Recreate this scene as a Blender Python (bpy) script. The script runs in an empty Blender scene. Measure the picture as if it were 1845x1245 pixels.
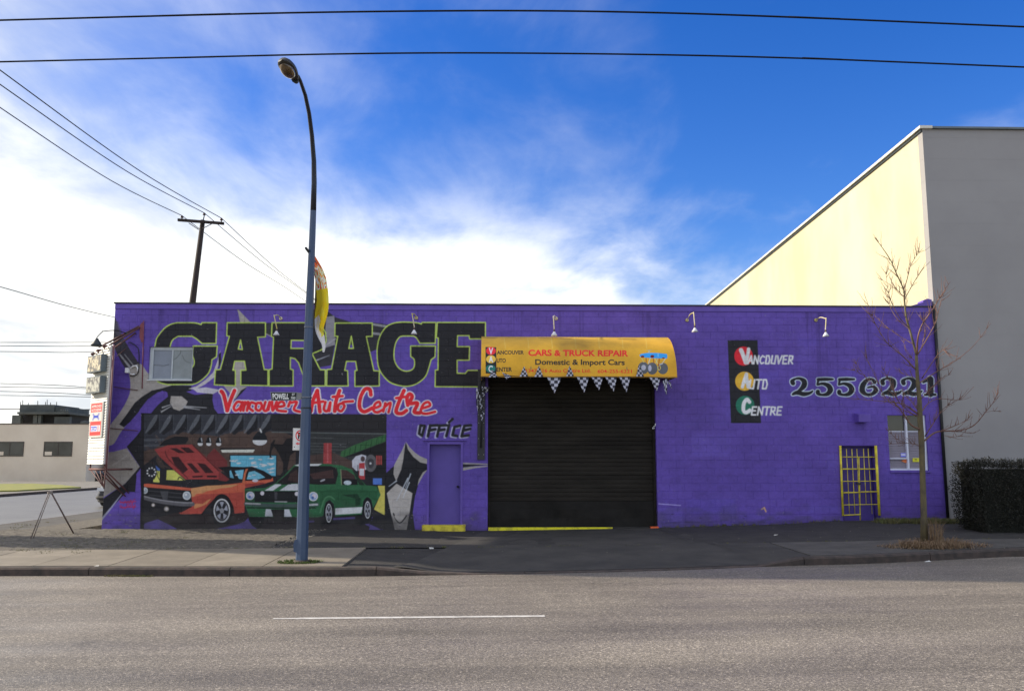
import bpy, bmesh, math, random
import numpy as np
from mathutils import Vector, Matrix
R = math.radians
random.seed(7)
SC = bpy.context.scene

# ---------------------------------------------------------------- camera
CAM = Vector((0.0, -22.0, 1.74))
F, CX, CY = 1544.0, 922.5, 622.5          # focal length and centre, in photograph pixels
YAW, PITCH = R(1.5), R(7.6)
fwd = Vector((math.sin(YAW)*math.cos(PITCH), math.cos(YAW)*math.cos(PITCH), math.sin(PITCH)))
rgt = Vector((math.cos(YAW), -math.sin(YAW), 0))
upv = rgt.cross(fwd)
cd = bpy.data.cameras.new('camera'); cam = bpy.data.objects.new('camera', cd)
SC.collection.objects.link(cam)
cam.matrix_world = Matrix.Translation(CAM) @ Matrix((rgt, upv, -fwd)).transposed().to_4x4()
cd.sensor_fit = 'HORIZONTAL'; cd.sensor_width = 36; cd.lens = 36*F/1845; cd.clip_end = 6000; cd.clip_start = .1
SC.camera = cam

# ---------------------------------------------------------------- sky, clouds, sun
SUN_EL = R(26.6); SUNH = Vector((-.981, .193, 0)).normalized()
BANK = Vector((-.793, .61, 0)); CLEAR = Vector((.33, .84, .42)).normalized()   # where the cloud bank lies, where the sky is clear
SUNV = Vector((SUNH.x*math.cos(SUN_EL), SUNH.y*math.cos(SUN_EL), math.sin(SUN_EL)))
SKY_STRENGTH, SUN_STRENGTH, EXPOSURE = .135, 5.0, 0.28
world = bpy.data.worlds.new('World'); SC.world = world; world.use_nodes = True
nt = world.node_tree; nt.nodes.clear()
def wn(t, **k):
    n = nt.nodes.new(t)
    for a, b in k.items(): setattr(n, a, b)
    return n
def wl(a, b): nt.links.new(a, b)
def wmath(op, a, b=None, c=None, clamp=False):
    n = wn('ShaderNodeMath', operation=op, use_clamp=clamp)
    for i, v in enumerate((a, b, c)):
        if v is None: continue
        if isinstance(v, (int, float)): n.inputs[i].default_value = v
        else: wl(v, n.inputs[i])
    return n.outputs[0]
def wmap(v, a, b, c=0., d=1.):
    n = wn('ShaderNodeMapRange'); n.interpolation_type = 'SMOOTHSTEP'
    wl(v, n.inputs[0])
    for i, q in enumerate((a, b, c, d)): n.inputs[i+1].default_value = q
    return n.outputs[0]
sky = wn('ShaderNodeTexSky', sky_type='NISHITA')
sky.sun_disc = False; sky.sun_elevation = SUN_EL
sky.sun_rotation = math.atan2(SUNH.x, SUNH.y) % (2*math.pi)
sky.air_density = 1.0; sky.dust_density = .4; sky.ozone_density = 3.0
hs = wn('ShaderNodeHueSaturation'); hs.inputs['Saturation'].default_value = 1.38; hs.inputs['Hue'].default_value = .521; hs.inputs['Value'].default_value = 1.22; wl(sky.outputs[0], hs.inputs['Color'])
tc = wn('ShaderNodeTexCoord')
sep = wn('ShaderNodeSeparateXYZ'); wl(tc.outputs['Generated'], sep.inputs[0])
zc = wmath('ADD', wmath('MAXIMUM', sep.outputs[2], 0.0), .16)
pj = wn('ShaderNodeCombineXYZ'); wl(wmath('DIVIDE', sep.outputs[0], zc), pj.inputs[0]); wl(wmath('DIVIDE', sep.outputs[1], zc), pj.inputs[1])
def wnoise(scale, detail, rough, off, dist=0., stretch=(1, 1, 1)):
    m = wn('ShaderNodeMapping'); m.inputs['Location'].default_value = off; m.inputs['Scale'].default_value = stretch
    wl(pj.outputs[0], m.inputs[0])
    n = wn('ShaderNodeTexNoise'); wl(m.outputs[0], n.inputs['Vector'])
    n.inputs['Scale'].default_value = scale; n.inputs['Detail'].default_value = detail
    n.inputs['Roughness'].default_value = rough; n.inputs['Distortion'].default_value = dist
    return n.outputs[0]
n1 = wnoise(1.1, 9, .52, (3.1, 1.7, 0), .25)
n2 = wnoise(3.6, 7, .6, (8.2, 4.4, 0), .4, (1, .55, 1))
dt = wn('ShaderNodeVectorMath', operation='DOT_PRODUCT'); wl(tc.outputs['Generated'], dt.inputs[0])
dt.inputs[1].default_value = BANK
dc = wn('ShaderNodeVectorMath', operation='DOT_PRODUCT'); wl(tc.outputs['Generated'], dc.inputs[0]); dc.inputs[1].default_value = CLEAR
clear = wmap(dc.outputs['Value'], .66, .94)
zs = wn('ShaderNodeSeparateXYZ'); wl(tc.outputs['Generated'], zs.inputs[0])
near = wmap(dt.outputs['Value'], .30, .95)                    # how far the cloud bank towards the sun reaches
low = wmap(sep.outputs[2], .34, .12)                          # clouds pile up low in the sky
wlow = wmath('MULTIPLY', low, wmap(dt.outputs['Value'], .02, .55))
dens = wmath('ADD', wmath('ADD', wmath('MULTIPLY', n1, .75), wmath('MULTIPLY', n2, .38)), wmath('ADD', wmath('MULTIPLY', near, .22), wmath('MULTIPLY', wlow, .36)))
dens = wmath('ADD', dens, wmath('MULTIPLY', wmath('SUBTRACT', 1.0, clear), .27))
d2 = wn('ShaderNodeVectorMath', operation='DOT_PRODUCT'); wl(tc.outputs['Generated'], d2.inputs[0]); d2.inputs[1].default_value = Vector((-.06, .91, .42)).normalized()
mask = wmath('MULTIPLY', wmap(dens, .58, 1.06), wmath('SUBTRACT', 1.0, wmath('MULTIPLY', wmap(d2.outputs['Value'], .86, .985, 0., .60), wmap(sep.outputs[2], .20, .34))))
glow = wmap(dens, .55, 1.15, .55, 1.0)
cl = wn('ShaderNodeMix', data_type='RGBA'); wl(wmap(wmath('ADD', wmath('MULTIPLY', n1, .55), wmath('MULTIPLY', n2, .45)), .36, .60), cl.inputs[0])
cl.inputs[6].default_value = (5.1, 5.4, 5.7, 1); cl.inputs[7].default_value = (8.6, 8.5, 8.0, 1)
mx = wn('ShaderNodeMix', data_type='RGBA'); wl(mask, mx.inputs[0]); wl(hs.outputs[0], mx.inputs[6]); wl(cl.outputs[2], mx.inputs[7])
bg = wn('ShaderNodeBackground'); wl(mx.outputs[2], bg.inputs[0]); bg.inputs[1].default_value = SKY_STRENGTH
out = wn('ShaderNodeOutputWorld'); wl(bg.outputs[0], out.inputs[0])
ld = bpy.data.lights.new('sun', 'SUN'); lo = bpy.data.objects.new('sun', ld); SC.collection.objects.link(lo)
ld.energy = SUN_STRENGTH; ld.angle = R(.5); ld.color = (1, .89, .72)
lo.rotation_euler = (-SUNV).to_track_quat('-Z', 'Y').to_euler(); lo.location = (-20, 15, 30)
SC.view_settings.view_transform = 'Standard'; SC.view_settings.look = 'None'
SC.view_settings.exposure = EXPOSURE; SC.view_settings.gamma = 1; SC.view_settings.use_curve_mapping = False
SC.render.engine = 'CYCLES'; SC.cycles.use_denoising = True
SC.cycles.max_bounces = 5; SC.cycles.diffuse_bounces = 3; SC.cycles.glossy_bounces = 3; SC.cycles.transmission_bounces = 3

# ---------------------------------------------------------------- survey: photograph measurements to metres
def ray(u, v):
    return (fwd + rgt*((u-CX)/F) + upv*((CY-v)/F))
def W(u, v, y=0.0):                       # point of the vertical plane y
    d = ray(u, v); return CAM + d*((y-CAM.y)/d.y)
def G(u, v, z=0.0):                       # point of the level plane z
    d = ray(u, v); return CAM + d*((z-CAM.z)/d.z)
def D(u, v, dist): return W(u, v, CAM.y+dist)
def XP(u, v, x):
    d = ray(u, v); return CAM + d*((x-CAM.x)/d.x)
def proj(p):
    q = Vector(p)-CAM; w = q.dot(fwd); return CX+F*q.dot(rgt)/w, CY-F*q.dot(upv)/w

# ---------------------------------------------------------------- object helpers
COL = SC.collection
def tag(o, label=None, cat=None, group=None, kind=None):
    if label: o['label'] = label
    if cat: o['category'] = cat
    if group: o['group'] = group
    if kind: o['kind'] = kind
    return o
def empty(name, loc, label=None, cat=None, group=None, rz=0):
    o = bpy.data.objects.new(name, None); COL.objects.link(o); o.location = loc; o.rotation_euler = (0, 0, rz)
    o.empty_display_size = .2
    return tag(o, label, cat, group)
def origin(o):
    v = Vector((0, 0, 0))
    while o is not None: v = v+o.location; o = o.parent
    return v
class MB:
    """collects faces; build() links them as one mesh object (vertices given in world metres)"""
    def __init__(s): s.v = []; s.f = []; s.m = []; s.uv = {}; s.sm = set()
    def vert(s, p): s.v.append(Vector(p)); return len(s.v)-1
    def face(s, pts, mi=0, uv=None, smooth=False):
        i = [s.vert(p) for p in pts]; s.f.append(i); s.m.append(mi)
        if uv: s.uv[len(s.f)-1] = uv
        if smooth: s.sm.add(len(s.f)-1)
    def idx(s, ids, mi=0, smooth=False, uv=None):
        s.f.append(list(ids)); s.m.append(mi)
        if smooth: s.sm.add(len(s.f)-1)
        if uv: s.uv[len(s.f)-1] = uv
    def box(s, a, b, mi=0, M=None):
        x0, y0, z0 = a; x1, y1, z1 = b
        p = [Vector(q) for q in ((x0,y0,z0),(x1,y0,z0),(x1,y1,z0),(x0,y1,z0),(x0,y0,z1),(x1,y0,z1),(x1,y1,z1),(x0,y1,z1))]
        if M is not None: p = [M @ q for q in p]
        b0 = len(s.v); s.v += p
        for f in ((0,3,2,1),(4,5,6,7),(0,1,5,4),(1,2,6,5),(2,3,7,6),(3,0,4,7)): s.idx([b0+i for i in f], mi)
    def tube(s, pts, rad, n=8, mi=0, cap=True, smooth=True):
        pts = [Vector(p) for p in pts]; rr = rad if isinstance(rad, (list, tuple)) else [rad]*len(pts)
        prev = None; rings = []
        for i, p in enumerate(pts):
            t = (pts[min(i+1, len(pts)-1)]-pts[max(i-1, 0)]).normalized()
            if prev is None: a = t.orthogonal().normalized()
            else:
                a = prev - t*prev.dot(t)
                a = a.normalized() if a.length > 1e-6 else t.orthogonal().normalized()
            prev = a; b = t.cross(a)
            b0 = len(s.v)
            for k in range(n):
                an = 2*math.pi*k/n; s.v.append(p+(a*math.cos(an)+b*math.sin(an))*rr[i])
            rings.append(b0)
        for i in range(len(rings)-1):
            for k in range(n):
                s.idx([rings[i]+k, rings[i]+(k+1) % n, rings[i+1]+(k+1) % n, rings[i+1]+k], mi, smooth)
        if cap:
            s.idx([rings[0]+k for k in range(n)][::-1], mi); s.idx([rings[-1]+k for k in range(n)], mi)
    def lathe(s, c, prof, n=16, axis=Vector((0, 0, 1)), mi=0):
        axis = Vector(axis).normalized(); c = Vector(c)
        s.tube([c+axis*h for r, h in prof], [r for r, h in prof], n, mi)
    def prism(s, poly, a, b, mi=0):       # poly of points, extruded from offset a to offset b (vectors)
        a = Vector(a); b = Vector(b); n = len(poly)
        p0 = [s.vert(Vector(p)+a) for p in poly]; p1 = [s.vert(Vector(p)+b) for p in poly]
        s.idx(p0[::-1], mi); s.idx(p1, mi)
        for i in range(n): s.idx([p0[i], p0[(i+1) % n], p1[(i+1) % n], p1[i]], mi)
    def build(s, name, mats, parent=None, recalc=True, shift=True):
        o0 = origin(parent) if parent is not None else Vector((0, 0, 0))
        if parent is None and shift and s.v:
            xs = [p.x for p in s.v]; ys = [p.y for p in s.v]; zs = [p.z for p in s.v]
            o0 = Vector(((min(xs)+max(xs))/2, (min(ys)+max(ys))/2, min(zs)))
        me = bpy.data.meshes.new(name)
        me.from_pydata([tuple(p-o0) for p in s.v], [], s.f)
        if not isinstance(mats, (list, tuple)): mats = [mats]
        for m in mats: me.materials.append(m)
        me.polygons.foreach_set('material_index', s.m)
        if s.sm: me.polygons.foreach_set('use_smooth', [i in s.sm for i in range(len(s.f))])
        if s.uv:
            ul = me.uv_layers.new(name='UVMap')
            for fi, uv in s.uv.items():
                for li, c in zip(me.polygons[fi].loop_indices, uv): ul.data[li].uv = c
        if recalc:
            bm = bmesh.new(); bm.from_mesh(me); bmesh.ops.recalc_face_normals(bm, faces=bm.faces); bm.to_mesh(me); bm.free()
        o = bpy.data.objects.new(name, me); COL.objects.link(o)
        if parent is not None: o.parent = parent
        else: o.location = o0
        return o
def copy_tree(o, loc=None, parent=None, label=None):
    c = o.copy(); COL.objects.link(c)
    if parent is not None: c.parent = parent
    if loc is not None: c.location = loc
    if label: c['label'] = label
    for ch in o.children: copy_tree(ch, parent=c)
    return c

# ---------------------------------------------------------------- materials
def s2l(c):
    c = c/255.; return c/12.92 if c <= .04045 else ((c+.055)/1.055)**2.4
def rgb(*c, k=1.): return tuple(min(.9, s2l(x)*k) for x in c)
def mat(name, col, rough=.7, metal=0., var=.15, scale=3., bump=0., bscale=40., col2=None, detail=5, spec=.5, stretch=(1, 1, 1), coat=0., lo=.35, hi=.65):
    m = bpy.data.materials.new(name); m.use_nodes = True; t = m.node_tree; b = t.nodes['Principled BSDF']
    b.inputs['Roughness'].default_value = rough; b.inputs['Metallic'].default_value = metal
    b.inputs['Specular IOR Level'].default_value = spec; b.inputs['Coat Weight'].default_value = coat
    c2 = col2 if col2 else tuple(x*(1-var) for x in col); c1 = col if col2 else tuple(min(1, x*(1+var*.6)) for x in col)
    tx = t.nodes.new('ShaderNodeTexCoord'); mp = t.nodes.new('ShaderNodeMapping'); mp.inputs['Scale'].default_value = stretch
    gm = t.nodes.new('ShaderNodeNewGeometry'); t.links.new(gm.outputs['Position'], mp.inputs[0])
    n = t.nodes.new('ShaderNodeTexNoise'); n.inputs['Scale'].default_value = scale; n.inputs['Detail'].default_value = detail; n.inputs['Roughness'].default_value = .6
    t.links.new(mp.outputs[0], n.inputs['Vector'])
    mr = t.nodes.new('ShaderNodeMapRange'); mr.inputs[1].default_value = lo; mr.inputs[2].default_value = hi
    t.links.new(n.outputs[0], mr.inputs[0])
    mx = t.nodes.new('ShaderNodeMix'); mx.data_type = 'RGBA'; mx.inputs[6].default_value = (*c1, 1); mx.inputs[7].default_value = (*c2, 1)
    t.links.new(mr.outputs[0], mx.inputs[0]); t.links.new(mx.outputs[2], b.inputs['Base Color'])
    if bump:
        n2 = t.nodes.new('ShaderNodeTexNoise'); n2.inputs['Scale'].default_value = bscale; n2.inputs['Detail'].default_value = 4
        t.links.new(mp.outputs[0], n2.inputs['Vector'])
        bp = t.nodes.new('ShaderNodeBump'); bp.inputs['Strength'].default_value = bump; bp.inputs['Distance'].default_value = .01
        t.links.new(n2.outputs[0], bp.inputs['Height']); t.links.new(bp.outputs[0], b.inputs['Normal'])
    return m
# ---------------------------------------------------------------- painter: fills a picture made here, used as flat paint or print
class Canvas:
    def __init__(s, w, h, tr, base, scale):
        s.w, s.h, s.tr, s.sc = w, h, tr, scale        # tr: photograph pixels -> canvas pixels; scale: canvas px per photograph px
        s.a = np.empty((h, w, 3), np.float32); s.a[:] = base
    def _grid(s, P, pad, ss):
        x0 = int(max(0, math.floor(P[:, 0].min()-pad))); x1 = int(min(s.w, math.ceil(P[:, 0].max()+pad)))
        y0 = int(max(0, math.floor(P[:, 1].min()-pad))); y1 = int(min(s.h, math.ceil(P[:, 1].max()+pad)))
        if x1 <= x0 or y1 <= y0: return None
        xs = x0+(np.arange((x1-x0)*ss)+.5)/ss; ys = y0+(np.arange((y1-y0)*ss)+.5)/ss
        return x0, x1, y0, y1, xs[None, :], ys[:, None]
    def _blend(s, g, al, col):
        x0, x1, y0, y1 = g[:4]; al = al[..., None].astype(np.float32)
        s.a[y0:y1, x0:x1] = s.a[y0:y1, x0:x1]*(1-al)+np.array(col, np.float32)*al
    def _mask(s, P, X, Y):
        m = np.zeros((Y.shape[0], X.shape[1]), bool); n = len(P)
        for i in range(n):
            x1, y1 = P[i]; x2, y2 = P[(i+1) % n]
            if y1 == y2: continue
            c = ((y1 > Y) != (y2 > Y)); xi = x1+(Y-y1)*(x2-x1)/(y2-y1)
            m ^= c & (X < xi)
        return m
    def polys(s, plist, col, alpha=1., xor=False, raw=False):
        T = [np.array(p, float) if raw else s.tr(p) for p in plist]; A = np.concatenate(T); ss = 3
        g = s._grid(A, 2, ss)
        if g is None: return
        X, Y = g[4], g[5]; m = np.zeros((Y.shape[0], X.shape[1]), bool)
        for P in T:
            r0 = np.searchsorted(Y[:, 0], P[:, 1].min()); r1 = np.searchsorted(Y[:, 0], P[:, 1].max())
            c0 = np.searchsorted(X[0], P[:, 0].min()); c1 = np.searchsorted(X[0], P[:, 0].max())
            if r1 <= r0 or c1 <= c0: continue
            q = s._mask(P, X[:, c0:c1], Y[r0:r1])
            if xor: m[r0:r1, c0:c1] ^= q
            else: m[r0:r1, c0:c1] |= q
        al = m.reshape(m.shape[0]//ss, ss, m.shape[1]//ss, ss).mean((1, 3))
        s._blend(g, al*alpha, col)
    def poly(s, pts, col, holes=(), alpha=1., smooth=False):
        if smooth: pts = spline(pts, True)
        s.polys([pts]+list(holes), col, alpha, xor=True)
    def stroke(s, pts, w, col, alpha=1., soft=.7, smooth=True, w2=None, closed=False):
        if smooth and len(pts) > 2: pts = spline(pts, closed)
        elif closed: pts = list(pts)+[pts[0]]
        P = s.tr(pts); hw = w*s.sc/2; hw2 = (w2 if w2 is not None else w)*s.sc/2; sf = max(.5, soft*s.sc)
        g = s._grid(P, max(hw, hw2)+sf+1, 1)
        if g is None: return
        X, Y = g[4], g[5]; al = np.zeros((Y.shape[0], X.shape[1])); n = len(P)-1
        for i in range(n):
            a, b = P[i], P[i+1]; d = b-a; L = max(1e-9, d@d)
            ra = hw+(hw2-hw)*i/n; rb = hw+(hw2-hw)*(i+1)/n; m = max(ra, rb)+sf+1
            c0 = max(0, int(min(a[0], b[0])-m)-g[0]); c1 = min(al.shape[1], int(max(a[0], b[0])+m)-g[0]+1)
            r0 = max(0, int(min(a[1], b[1])-m)-g[2]); r1 = min(al.shape[0], int(max(a[1], b[1])+m)-g[2]+1)
            if c1 <= c0 or r1 <= r0: continue
            x = X[:, c0:c1]; y = Y[r0:r1]
            t = np.clip(((x-a[0])*d[0]+(y-a[1])*d[1])/L, 0, 1)
            q = np.hypot(x-a[0]-t*d[0], y-a[1]-t*d[1])-(ra+(rb-ra)*t)
            al[r0:r1, c0:c1] = np.maximum(al[r0:r1, c0:c1], np.clip(.5-q/sf*.5, 0, 1))
        s._blend(g, al*alpha, col)
    def ell(s, c, rx, ry, col, alpha=1., rot=0.):
        s.poly([(c[0]+rx*math.cos(a)*math.cos(rot)-ry*math.sin(a)*math.sin(rot), c[1]+rx*math.cos(a)*math.sin(rot)+ry*math.sin(a)*math.cos(rot)) for a in [2*math.pi*k/28 for k in range(28)]], col, alpha=alpha)
    def image(s, name):
        im = bpy.data.images.new(name, s.w, s.h, alpha=False, float_buffer=False)
        c = np.clip(s.a[::-1], 0, 1); c = np.where(c <= .0031308, c*12.92, 1.055*np.power(np.maximum(c, 1e-9), 1/2.4)-.055)
        px = np.ones((s.h, s.w, 4), np.float32); px[..., :3] = c
        im.pixels.foreach_set(px.ravel()); im.update(); im.pack(); return im
def spline(pts, closed=False, k=5):
    P = [Vector((p[0], p[1])) for p in pts]; n = len(P); o = []
    for i in range(n if closed else n-1):
        if closed: a, b, c, d = P[(i-1) % n], P[i], P[(i+1) % n], P[(i+2) % n]
        else: a, b, c, d = P[max(i-1, 0)], P[i], P[i+1], P[min(i+2, n-1)]
        for j in range(k):
            t = j/k; o.append(tuple(.5*((2*b)+(c-a)*t+(2*a-5*b+4*c-d)*t*t+(3*b-a-3*c+d)*t**3)))
    if not closed: o.append(tuple(P[-1]))
    return o
def text_tris(txt, bold=.012):
    cu = bpy.data.curves.new('t', 'FONT'); cu.body = txt; cu.offset = bold; cu.resolution_u = 4
    o = bpy.data.objects.new('t', cu); COL.objects.link(o)
    dg = bpy.context.evaluated_depsgraph_get(); dg.update(); me = bpy.data.meshes.new_from_object(o.evaluated_get(dg))
    me.calc_loop_triangles(); V = [(v.co.x, v.co.y) for v in me.vertices]
    T = [[V[i] for i in t.vertices] for t in me.loop_triangles]
    bpy.data.objects.remove(o); bpy.data.curves.remove(cu); bpy.data.meshes.remove(me)
    return T
def print_text(cv, txt, x0, x1, ybase, cap, col, bold=.012, slope=0., alpha=1.):
    T = text_tris(txt, bold); xs = [p[0] for t in T for p in t]; a, b = min(xs), max(xs)
    f = lambda p: (x0+(p[0]-a)/(b-a)*(x1-x0), ybase+slope*(p[0]-a)/(b-a)*(x1-x0)-p[1]/.70*cap)
    cv.polys([[f(p) for p in t] for t in T], col, alpha)
# small brush alphabet on a 1 x 1 cell (y up)
BR = {'A': [[(0,0),(.5,1),(.95,0)],[(.2,.35),(.75,.35)]], 'N': [[(0,0),(.05,1),(.85,0),(.9,1)]], 'C': [[(.9,.85),(.5,1),(.1,.7),(.05,.3),(.4,0),(.9,.12)]],
 'O': [[(.1,0),(.1,1),(.6,1),(.9,.5),(.75,0),(.1,0)]], 'D': [[(.1,0),(.1,1),(.6,1),(.9,.5),(.75,0),(.1,0)]], 'U': [[(.1,1),(.05,.05),(.8,0),(.9,1)]],
 'V': [[(0,1),(.4,0),(.95,1)]], 'E': [[(.85,1),(.1,1),(.05,0),(.85,0)],[(.1,.52),(.7,.52)]], 'R': [[(.05,0),(.1,1),(.8,.95),(.75,.5),(.1,.48)],[(.3,.48),(.9,0)]],
 'T': [[(0,1),(1,1)],[(.5,1),(.45,0)]], 'F': [[(.9,1),(.1,1),(.05,0)],[(.1,.52),(.7,.55)]], 'I': [[(.5,1),(.45,0)]]}
def brush(cv, txt, x0, x1, yb, yt, w, col, slant=.15, slope=0., alpha=1., dx=0, dy=0):
    n = len(txt); cw = (x1-x0)/n; h = yb-yt
    for i, ch in enumerate(txt):
        for st in BR.get(ch, []):
            cv.stroke([(x0+dx+cw*(i+.06+.8*p[0])+slant*p[1]*h, yb+dy+slope*(i*cw)-p[1]*h) for p in st], w, col, alpha, smooth=False)
def paint_mat(name, cv, vec='UV', obj=None, box=None, rough=.75, bump=.25, bscale=60., dirt=.12, spec=.3, stretch=(1, 1, 1), glow=0.):
    """material whose flat colour is the painted picture; box = x0, x1, z0, z1 in the object's own metres"""
    m = bpy.data.materials.new(name); m.use_nodes = True; t = m.node_tree; b = t.nodes['Principled BSDF']
    b.inputs['Roughness'].default_value = rough; b.inputs['Specular IOR Level'].default_value = spec
    tx = t.nodes.new('ShaderNodeTexCoord'); im = t.nodes.new('ShaderNodeTexImage'); im.image = cv.image(name); im.extension = 'EXTEND'
    if vec == 'UV': t.links.new(tx.outputs['UV'], im.inputs[0])
    else:
        tx.object = obj; sp = t.nodes.new('ShaderNodeSeparateXYZ'); t.links.new(tx.outputs['Object'], sp.inputs[0]); cb = t.nodes.new('ShaderNodeCombineXYZ')
        for k, (lo_, hi_) in ((0, box[:2]), (2, box[2:])):
            mr = t.nodes.new('ShaderNodeMapRange'); mr.clamp = False; mr.inputs[1].default_value = lo_; mr.inputs[2].default_value = hi_
            t.links.new(sp.outputs[k], mr.inputs[0]); t.links.new(mr.outputs[0], cb.inputs[0 if k == 0 else 1])
        t.links.new(cb.outputs[0], im.inputs[0])
    gm = t.nodes.new('ShaderNodeNewGeometry')
    n = t.nodes.new('ShaderNodeTexNoise'); n.inputs['Scale'].default_value = 1.4; n.inputs['Detail'].default_value = 8; n.inputs['Roughness'].default_value = .65
    mp = t.nodes.new('ShaderNodeMapping'); mp.inputs['Scale'].default_value = stretch
    t.links.new(gm.outputs['Position'], mp.inputs[0]); t.links.new(mp.outputs[0], n.inputs['Vector'])
    mr = t.nodes.new('ShaderNodeMapRange'); mr.inputs[1].default_value = .3; mr.inputs[2].default_value = .7; mr.inputs[3].default_value = 1-dirt; mr.inputs[4].default_value = 1+dirt*.7
    t.links.new(n.outputs[0], mr.inputs[0])
    vm = t.nodes.new('ShaderNodeVectorMath'); vm.operation = 'SCALE'; t.links.new(im.outputs[0], vm.inputs[0]); t.links.new(mr.outputs[0], vm.inputs['Scale'])
    t.links.new(vm.outputs[0], b.inputs['Base Color'])
    if bump:
        n2 = t.nodes.new('ShaderNodeTexNoise'); n2.inputs['Scale'].default_value = bscale; n2.inputs['Detail'].default_value = 4
        t.links.new(gm.outputs['Position'], n2.inputs['Vector'])
        bp = t.nodes.new('ShaderNodeBump'); bp.inputs['Strength'].default_value = bump; bp.inputs['Distance'].default_value = .01
        t.links.new(n2.outputs[0], bp.inputs['Height']); t.links.new(bp.outputs[0], b.inputs['Normal'])
    return m
# ================================================================ garage building: painted front
WX0, WX1, WZ0, WZ1, PPM = -10.9, 12.6, -.5, 6.2, 128
KP = 1.72                                                    # paint colours: shade reading of the photograph -> the paint's own colour
def pc(*c): return rgb(*c, k=KP)
def tr_wall(p):
    o = []
    for u, v in p:
        q = W(u, v); o.append(((q.x-WX0)*PPM, (WZ1-q.z)*PPM))
    return np.array(o)
PURPLE = pc(81, 63, 137)
cv = Canvas(int((WX1-WX0)*PPM), int((WZ1-WZ0)*PPM), tr_wall, PURPLE, 1.85)
def crop(x0, y0, s): return lambda pts: [(x0+x/s, y0+y/s) for x, y in pts]
A_, B_ = crop(180, 530, 4.61), crop(550, 530, 4.61)
C3, C4, C5 = crop(180, 730, 5.187), crop(430, 730, 5.187), crop(680, 730, 5.187)
C7 = crop(1280, 580, 4.1)
# older paint patches, a shade apart
for q in range(46):
    u = random.uniform(230, 1690); v = random.uniform(565, 930); w = random.uniform(18, 110); h = random.choice((13, 13, 26, 40))
    cv.poly([(u, v), (u+w, v), (u+w, v+h), (u, v+h)], pc(*random.choice(((88, 74, 150), (76, 62, 132), (80, 66, 148)))), alpha=.35)
BK, GR, LG, DG = pc(30, 30, 34), pc(140, 135, 130), pc(158, 178, 82), pc(52, 52, 58)
# --- graffiti shards behind the letters
cv.poly(A_([(105,170),(130,200),(165,320),(215,400),(262,480),(335,590),(348,615),(330,690),(235,650),(180,570),(120,450),(100,300)]), pc(50, 47, 54))
cv.poly(A_([(120,210),(150,230),(205,390),(180,400),(120,300)]), pc(66, 62, 74), alpha=.7)
cv.stroke(A_([(165,500),(260,620)]), 2.2, pc(150,150,150), .7, w2=4, smooth=False); cv.stroke(A_([(205,500),(285,600)]), 1.5, pc(150,150,150), .6, smooth=False)
cv.poly(A_([(340,580),(395,650),(470,720),(560,745),(660,765),(560,785),(470,805),(400,835),(350,890),(300,970),(240,1060),(170,1150),(110,1245),(40,1245),(45,1170),(90,1080),(160,990),(220,890),(250,810),(252,720),(240,640),(275,600)]), GR, smooth=True)
cv.poly(A_([(600,755),(760,760),(760,800),(690,815),(560,800),(480,815),(430,850),(380,900),(320,980),(250,1060),(200,1105),(160,1080),(220,1000),(290,900),(350,850),(430,800),(520,780)]), BK)
cv.poly(A_([(520,795),(600,775),(690,800),(790,835),(940,820),(935,880),(950,950),(982,992),(415,992),(470,925),(565,850),(560,815)]), BK)
cv.poly(A_([(420,992),(480,920),(560,850),(520,800),(400,870),(330,960),(350,992)]), PURPLE)
cv.poly(A_([(590,845),(680,848),(730,890),(705,940),(660,968),(610,950),(583,900)]), GR)
for a, b in (((520,940),(600,912)), ((512,975),(590,930)), ((700,930),(885,942)), ((700,938),(830,958))): cv.stroke(A_([a, b]), 2.4, pc(140,140,142), w2=.8, smooth=False)
cv.poly(A_([(1002,458),(975,560),(940,650),(880,710),(800,765),(735,785),(790,790),(870,750),(950,690),(985,590)]), pc(160,156,158))
cv.poly(A_([(770,785),(880,773),(1000,795),(940,828),(810,815)]), pc(165,162,170))
cv.poly(A_([(1128,88),(1160,140),(1255,237),(1165,237),(1150,160)]), GR)
cv.poly(A_([(985,500),(1005,480),(1008,560),(985,620)]), BK)
cv.poly(A_([(1100,556),(1215,556),(1220,632),(1172,640),(1172,762),(1225,768),(1125,870),(1028,762),(1122,740)]), GR)
cv.poly(A_([(1225,768),(1170,800),(1120,880),(1180,820)]), BK)
cv.poly(A_([(1375,240),(1432,240),(1425,350),(1375,330)]), pc(44,44,50)); cv.stroke(A_([(1378,328),(1425,352)]), 1.5, GR, smooth=False)
cv.poly(B_([(20,100),(170,130),(250,192),(380,232),(560,235),(700,255),(660,300),(620,420),(560,500),(500,420),(245,420),(215,590),(100,612),(20,520)]), pc(44,43,48))
cv.poly(B_([(175,190),(242,178),(248,420),(150,450),(170,260)]), pc(120,118,124))
cv.stroke(B_([(250,370),(150,440)]), 3, pc(150,148,152), .7, w2=1, smooth=False)
cv.stroke(B_([(90,550),(200,508)]), 2.5, pc(130,132,140), w2=.6, smooth=False)
for a, b in (((560,250),(690,272)), ((560,325),(645,335))): cv.stroke(B_([a, b]), 4, pc(125,125,128), smooth=False)
cv.poly(B_([(545,480),(600,455),(600,600),(575,620)]), PURPLE)
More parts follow.
